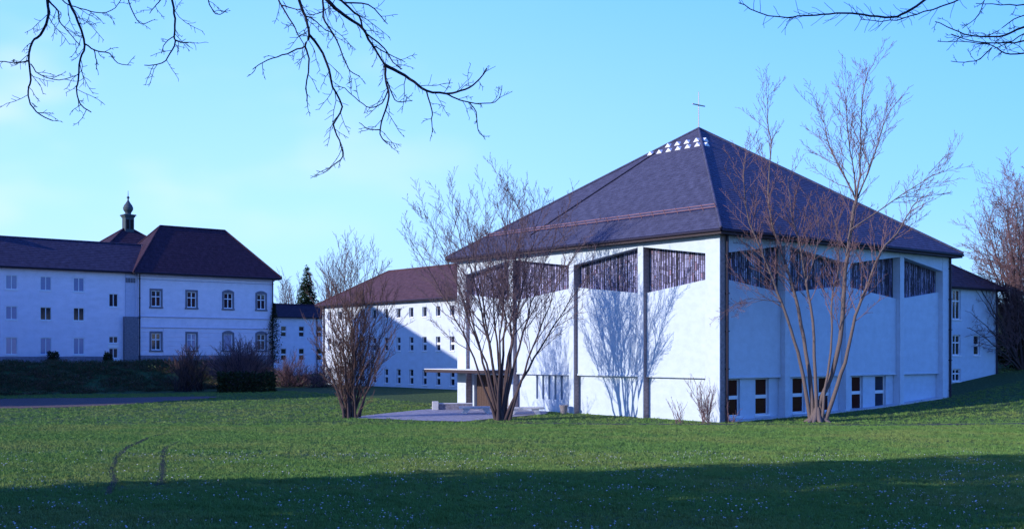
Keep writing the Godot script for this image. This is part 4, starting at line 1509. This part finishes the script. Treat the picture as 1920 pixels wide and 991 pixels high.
func build_overhang() -> void:
	var P := {"per_m": [0, 15.0, 7.0], "longest": [0.0, 0.22, 0.6], "ratio": 0.36, "angle": 0.9, "up": -0.08, "least": 0.0036, "bend": 0.38}
	# tree at the left of the camera: trunk outside the frame, limbs crossing above the picture
	var foot := on_ground(-9.5, -10.0)
	var t := thing("overhanging_tree", "tree beside the camera whose dark bare branches hang in at the upper left", "tree", foot)
	var tr := MB.new()
	tr.tube(crooked(foot - Vector3(0, 0.3, 0), foot + Vector3(0.5, 9.5, 0.2), Vector3(-0.3, 0, 0), 10, 0.04), taper(11, 0.36, 0.16), 12)
	obj("trunk", tr, M.bark, t).position = -t.position
	for q in [[Vector3(-9.3, 5.0, -10.1), Vector3(-5.3, 6.0, -12.0), 0.1], [Vector3(-9.2, 6.0, -10.1), Vector3(-2.5, 6.3, -12.0), 0.13], [Vector3(-9.1, 7.0, -10.2), Vector3(-3.6, 6.7, -13.0), 0.1]]:
		var lm := MB.new()
		lm.tube(crooked(q[0], q[1], Vector3(0, 0.9, 0), 10, 0.05), taper(11, q[2], 0.035), 8)
		obj("limb", lm, M.bark_dark, t).position = -t.position
	var A := Vector2.ZERO
	hang(t, A, 1.0, 12.0, 12.5, 0.021, V([84, -60, 88, 0, 89, 32, 75, 65, 60, 78, 53, 112, 57, 150, 52, 170, 56, 195, 75, 215, 98, 226]), P)
	hang(t, A, 1.0, 12.2, 11.8, 0.010, V([53, 114, 36, 117, 20, 117, 0, 115, -30, 122]), P)
	hang(t, A, 1.0, 12.2, 12.6, 0.008, V([57, 120, 75, 140, 110, 150, 145, 140]), P)
	hang(t, A, 1.0, 12.6, 12.2, 0.020, V([118, -60, 128, 0, 145, 40, 158, 85, 150, 110, 146, 150, 143, 170, 150, 195, 170, 210]), P)
	hang(t, A, 1.0, 12.5, 13.0, 0.011, V([158, 82, 180, 95, 205, 100, 220, 118, 245, 122]), P)
	hang(t, A, 1.0, 12.6, 12.6, 0.008, V([175, 92, 181, 115, 180, 130]), P)
	hang(t, A, 1.0, 11.8, 12.4, 0.015, V([86, -30, 90, 0, 108, 20, 112, 42, 123, 55, 150, 85]), P)
	hang(t, A, 1.0, 12.8, 12.4, 0.018, V([318, -60, 322, 0, 328, 35, 326, 68, 328, 78, 318, 100, 303, 118, 270, 122]), P)
	hang(t, A, 1.0, 12.6, 12.8, 0.008, V([326, 68, 310, 80, 302, 100]), P)
	hang(t, A, 1.0, 12.6, 12.3, 0.008, V([328, 76, 340, 80, 355, 79]), P)
	hang(t, A, 1.0, 13.0, 13.0, 0.010, V([232, -30, 240, 0, 252, 30, 265, 45, 285, 38]), P)
	hang(t, A, 1.0, 12.3, 12.8, 0.009, V([110, -6, 130, 10, 160, 18, 190, 24, 215, 15, 228, -6]), P)
	hang(t, A, 1.0, 12.7, 12.9, 0.010, V([384, -30, 390, 0, 400, 22, 412, 27, 428, 16]), P)
	hang(t, A, 1.0, 12.4, 12.9, 0.010, V([312, -20, 300, 0, 290, 12, 280, 25]), P)
	var B := Vector2(460, 0)
	var k := 0.333
	hang(t, B, k, 11.6, 12.0, 0.022, V([270, -160, 305, 10, 340, 100, 358, 195, 335, 260, 358, 330, 345, 450, 345, 570]), P)
	hang(t, B, k, 11.8, 12.4, 0.018, V([358, 195, 410, 260, 470, 390, 490, 490, 545, 600, 495, 700, 530, 790, 548, 880, 500, 925, 465, 950]), P)
	hang(t, B, k, 11.8, 11.4, 0.011, V([335, 260, 260, 290, 180, 320, 100, 350, 40, 390]), P)
	hang(t, B, k, 12.2, 11.8, 0.014, V([150, -120, 190, 10, 270, 140, 300, 200, 330, 250]), P)
	hang(t, B, k, 12.2, 11.7, 0.010, V([200, 30, 260, 45, 320, 55]), P)
	hang(t, B, k, 12.4, 12.0, 0.016, V([430, -100, 435, 10, 437, 95, 480, 170, 515, 230, 560, 340, 590, 400, 645, 430]), P)
	hang(t, B, k, 12.0, 12.6, 0.036, V([330, -170, 400, -60, 470, 10, 530, 65, 640, 140, 720, 260, 785, 365]), P)
	hang(t, B, k, 12.6, 13.4, 0.024, V([785, 365, 870, 410, 950, 460, 1020, 510, 1130, 527, 1210, 510, 1280, 480, 1330, 430, 1360, 385]), P)
	hang(t, B, k, 13.1, 13.6, 0.012, V([1130, 527, 1190, 555, 1260, 575, 1380, 580, 1430, 550, 1445, 480]), P)
	hang(t, B, k, 13.2, 13.0, 0.009, V([1260, 575, 1300, 630, 1310, 730, 1345, 775]), P)
	hang(t, B, k, 12.9, 12.6, 0.011, V([1020, 515, 1050, 620, 1050, 690, 1055, 745]), P)
	hang(t, B, k, 12.6, 12.2, 0.018, V([785, 365, 790, 450, 808, 540, 785, 630, 760, 720, 765, 770, 800, 810]), P)
	hang(t, B, k, 12.5, 12.9, 0.009, V([805, 500, 770, 580, 700, 605, 640, 570, 560, 495, 500, 485]), P)
	hang(t, B, k, 12.3, 12.5, 0.008, V([755, 730, 720, 728, 690, 725, 640, 690]), P)
	hang(t, B, k, 12.1, 12.8, 0.018, V([450, -120, 545, 8, 640, 90, 670, 180, 780, 270, 830, 350, 880, 390]), P)
	hang(t, B, k, 12.9, 12.6, 0.015, V([470, -60, 560, 15, 690, 25, 770, 100, 800, 135]), P)
	hang(t, B, k, 12.0, 12.5, 0.010, V([340, 90, 390, 115, 430, 150, 490, 190]), P)
	hang(t, B, k, 12.5, 12.9, 0.010, V([730, 260, 800, 300, 900, 350]), P)
	hang(t, B, k, 12.5, 12.9, 0.009, V([800, 460, 840, 560, 880, 575, 940, 565]), P)
	# tree at the right of the camera
	var foot2 := on_ground(10.5, -11.0)
	var u := thing("overhanging_tree", "tree beside the camera whose bare branches reach in at the upper right", "tree", foot2)
	var tr2 := MB.new()
	tr2.tube(crooked(foot2 - Vector3(0, 0.3, 0), foot2 + Vector3(-0.4, 9.0, -0.3), Vector3(0.3, 0, 0), 10, 0.04), taper(11, 0.34, 0.15), 12)
	obj("trunk", tr2, M.bark, u).position = -u.position
	for q in [[Vector3(10.3, 5.5, -11.1), Vector3(7.3, 6.2, -13.3), 0.09], [Vector3(10.2, 4.6, -11.1), Vector3(7.4, 5.0, -13.1), 0.08]]:
		var lm := MB.new()
		lm.tube(crooked(q[0], q[1], Vector3(0, 0.6, 0), 10, 0.05), taper(11, q[2], 0.03), 8)
		obj("limb", lm, M.bark_dark, u).position = -u.position
	var C := Vector2(1360, 0)
	var c := 0.424
	hang(u, C, c, 13.6, 13.0, 0.020, V([960, -70, 870, 10, 800, 55, 740, 75, 640, 70, 560, 58, 460, 62, 380, 68, 320, 70, 280, 78, 150, 55, 60, 12]), P, 1)
	hang(u, C, c, 13.5, 13.3, 0.013, V([1100, -30, 1010, 10, 880, 50, 790, 80, 690, 95, 600, 85]), P, 1)
	hang(u, C, c, 12.8, 13.2, 0.013, V([1380, 22, 1321, 20, 1220, 22, 1110, 15]), P)
	hang(u, C, c, 12.8, 13.4, 0.018, V([1400, 95, 1321, 120, 1240, 155, 1160, 162, 1080, 155, 1010, 130, 930, 95]), P)
	hang(u, C, c, 12.6, 13.0, 0.014, V([1400, 180, 1321, 180, 1200, 190, 1090, 180, 1000, 150]), P)
	hang(u, C, c, 12.9, 13.3, 0.013, V([1400, 225, 1321, 235, 1240, 235, 1180, 200, 1080, 185, 940, 182]), P)
	hang(u, C, c, 13.1, 13.4, 0.009, V([1180, 210, 1130, 260, 1060, 275, 1000, 270]), P)
	hang(u, C, c, 12.8, 13.0, 0.011, V([1380, 130, 1321, 150, 1250, 190, 1190, 215]), P)
	hang(u, C, c, 13.2, 13.3, 0.007, V([1150, -10, 1140, 20, 1110, 80, 1050, 125]), P)
	hang(u, C, c, 12.9, 13.2, 0.010, V([1380, 60, 1300, 75, 1230, 120, 1180, 150]), P)

# ---------------------------------------------------------------- grass
func blocked(x: float, d: float) -> bool:
	var p := Vector2(x, d)
	for s in sheets:
		if Geometry2D.is_point_in_polygon(p, s): return true
	var g := grid(Vector3(x, 0, -d))
	if g.x > 0.3 and g.x < 41.2 and g.z < -0.4: return true
	if g.z < -79.8: return true
	if g.x > 11.6 and g.z < -26.0 and g.z > -67.0: return true
	return false

func build_grass() -> void:
	var tuft := MB.new()
	for k in 11:
		var a := rng.randf() * TAU
		var r := sqrt(rng.randf()) * 0.09
		var p := Vector3(cos(a) * r, -0.01, sin(a) * r)
		var h := rng.randf_range(0.03, 0.075)
		var b := rng.randf() * TAU
		var w := Vector3(cos(b), 0, sin(b)) * 0.0055
		var tip := p + Vector3(rng.randfn() * 0.022, h, rng.randfn() * 0.022)
		var m := p.lerp(tip, 0.55) + Vector3(0, h * 0.1, 0)
		tuft.quad(p - w, p + w, m + w * 0.8, m - w * 0.8)
		tuft.tri(m - w * 0.8, m + w * 0.8, tip)
	var f := FastNoiseLite.new()
	f.seed = 31; f.frequency = 0.16; f.fractal_octaves = 4
	var xf := []
	var cols := []
	for band in [[14.0, 24.0, 210.0, 0.95], [24.0, 36.0, 130.0, 1.05], [36.0, 62.0, 60.0, 1.2], [62.0, 106.0, 13.0, 1.6]]:
		var d0: float = band[0]
		var d1: float = band[1]
		var area := 0.49 * (d1 * d1 - d0 * d0)
		for k in int(area * band[2]):
			var d := sqrt(lerpf(d0 * d0, d1 * d1, rng.randf()))
			var x := rng.randf_range(-0.49, 0.49) * d
			if blocked(x, d): continue
			var nz := f.get_noise_2d(x, d)
			var nf := f.get_noise_2d(x * 5.0 + 90.0, d * 5.0)
			var s: float = band[3] * rng.randf_range(0.75, 1.2) * (1.0 + 0.3 * nf)
			var bs := Basis(Vector3.UP, rng.randf() * TAU).scaled(Vector3(s, s * rng.randf_range(0.7, 1.2), s))
			var worn := f.get_noise_2d(x * 0.45 + 700.0, d * 0.45 - 90.0)
			if worn > 0.32 and rng.randf() < 0.3: continue
			xf.append(Transform3D(bs, on_ground(x, -d)))
			if nf > 0.34: bs = bs.scaled(Vector3(1.1, 1.25, 1.1)); xf[-1] = Transform3D(bs, xf[-1].origin)
			var dry: float = clamp(0.25 + nz * 1.1 + worn * 0.5 + rng.randfn() * 0.18, 0.0, 1.0)
			var g := rng.randf_range(0.84, 1.18) * (1.0 if nf < 0.34 else 0.86)
			cols.append(Color(lerpf(0.125, 0.19, dry) * g, lerpf(0.235, 0.25, dry) * g, lerpf(0.06, 0.075, dry) * g))
	multi("grass", tuft, xf, cols, "short green grass covering the lawn", "grass")
	# daisies scattered through the near lawn
	var dz := MB.new()
	dz.lathe([Vector2(0.0, 0.05), Vector2(0.016, 0.052), Vector2(0.0, 0.058)], 6)
	dz.tube(PackedVector3Array([Vector3(0, -0.01, 0), Vector3(0, 0.05, 0)]), PackedFloat32Array([0.002, 0.002]), 3)
	xf = []
	cols = []
	for k in 9000:
		var d := sqrt(lerpf(196.0, 1500.0, pow(rng.randf(), 1.25)))
		var x := rng.randf_range(-0.48, 0.48) * d
		if f.get_noise_2d(x * 2.0 + 400.0, d * 2.0) < rng.randf_range(-0.25, 0.5) - x * 0.006: continue
		if blocked(x, d): continue
		xf.append(Transform3D(Basis(Vector3(rng.randfn(), 0.3, rng.randfn()).normalized(), 0.4).scaled(Vector3.ONE * rng.randf_range(0.6, 1.3)), on_ground(x, -d)))
		cols.append(Color(0.62, 0.60, 0.60))
	multi("daisies", dz, xf, cols, "tiny white daisies scattered through the near lawn", "flowers")

func multi(called: String, mb: MB, xf: Array, cols: Array, label: String, category: String) -> void:
	var mm := MultiMesh.new()
	mm.transform_format = MultiMesh.TRANSFORM_3D
	mm.use_colors = true
	mm.mesh = mb.mesh()
	mm.instance_count = xf.size()
	for i in xf.size():
		mm.set_instance_transform(i, xf[i])
		mm.set_instance_color(i, cols[i])
	var o := MultiMeshInstance3D.new()
	o.name = numbered(called)
	o.multimesh = mm
	o.material_override = M.leaf
	add_child(o)
	tag(o, label, category, "", "stuff")
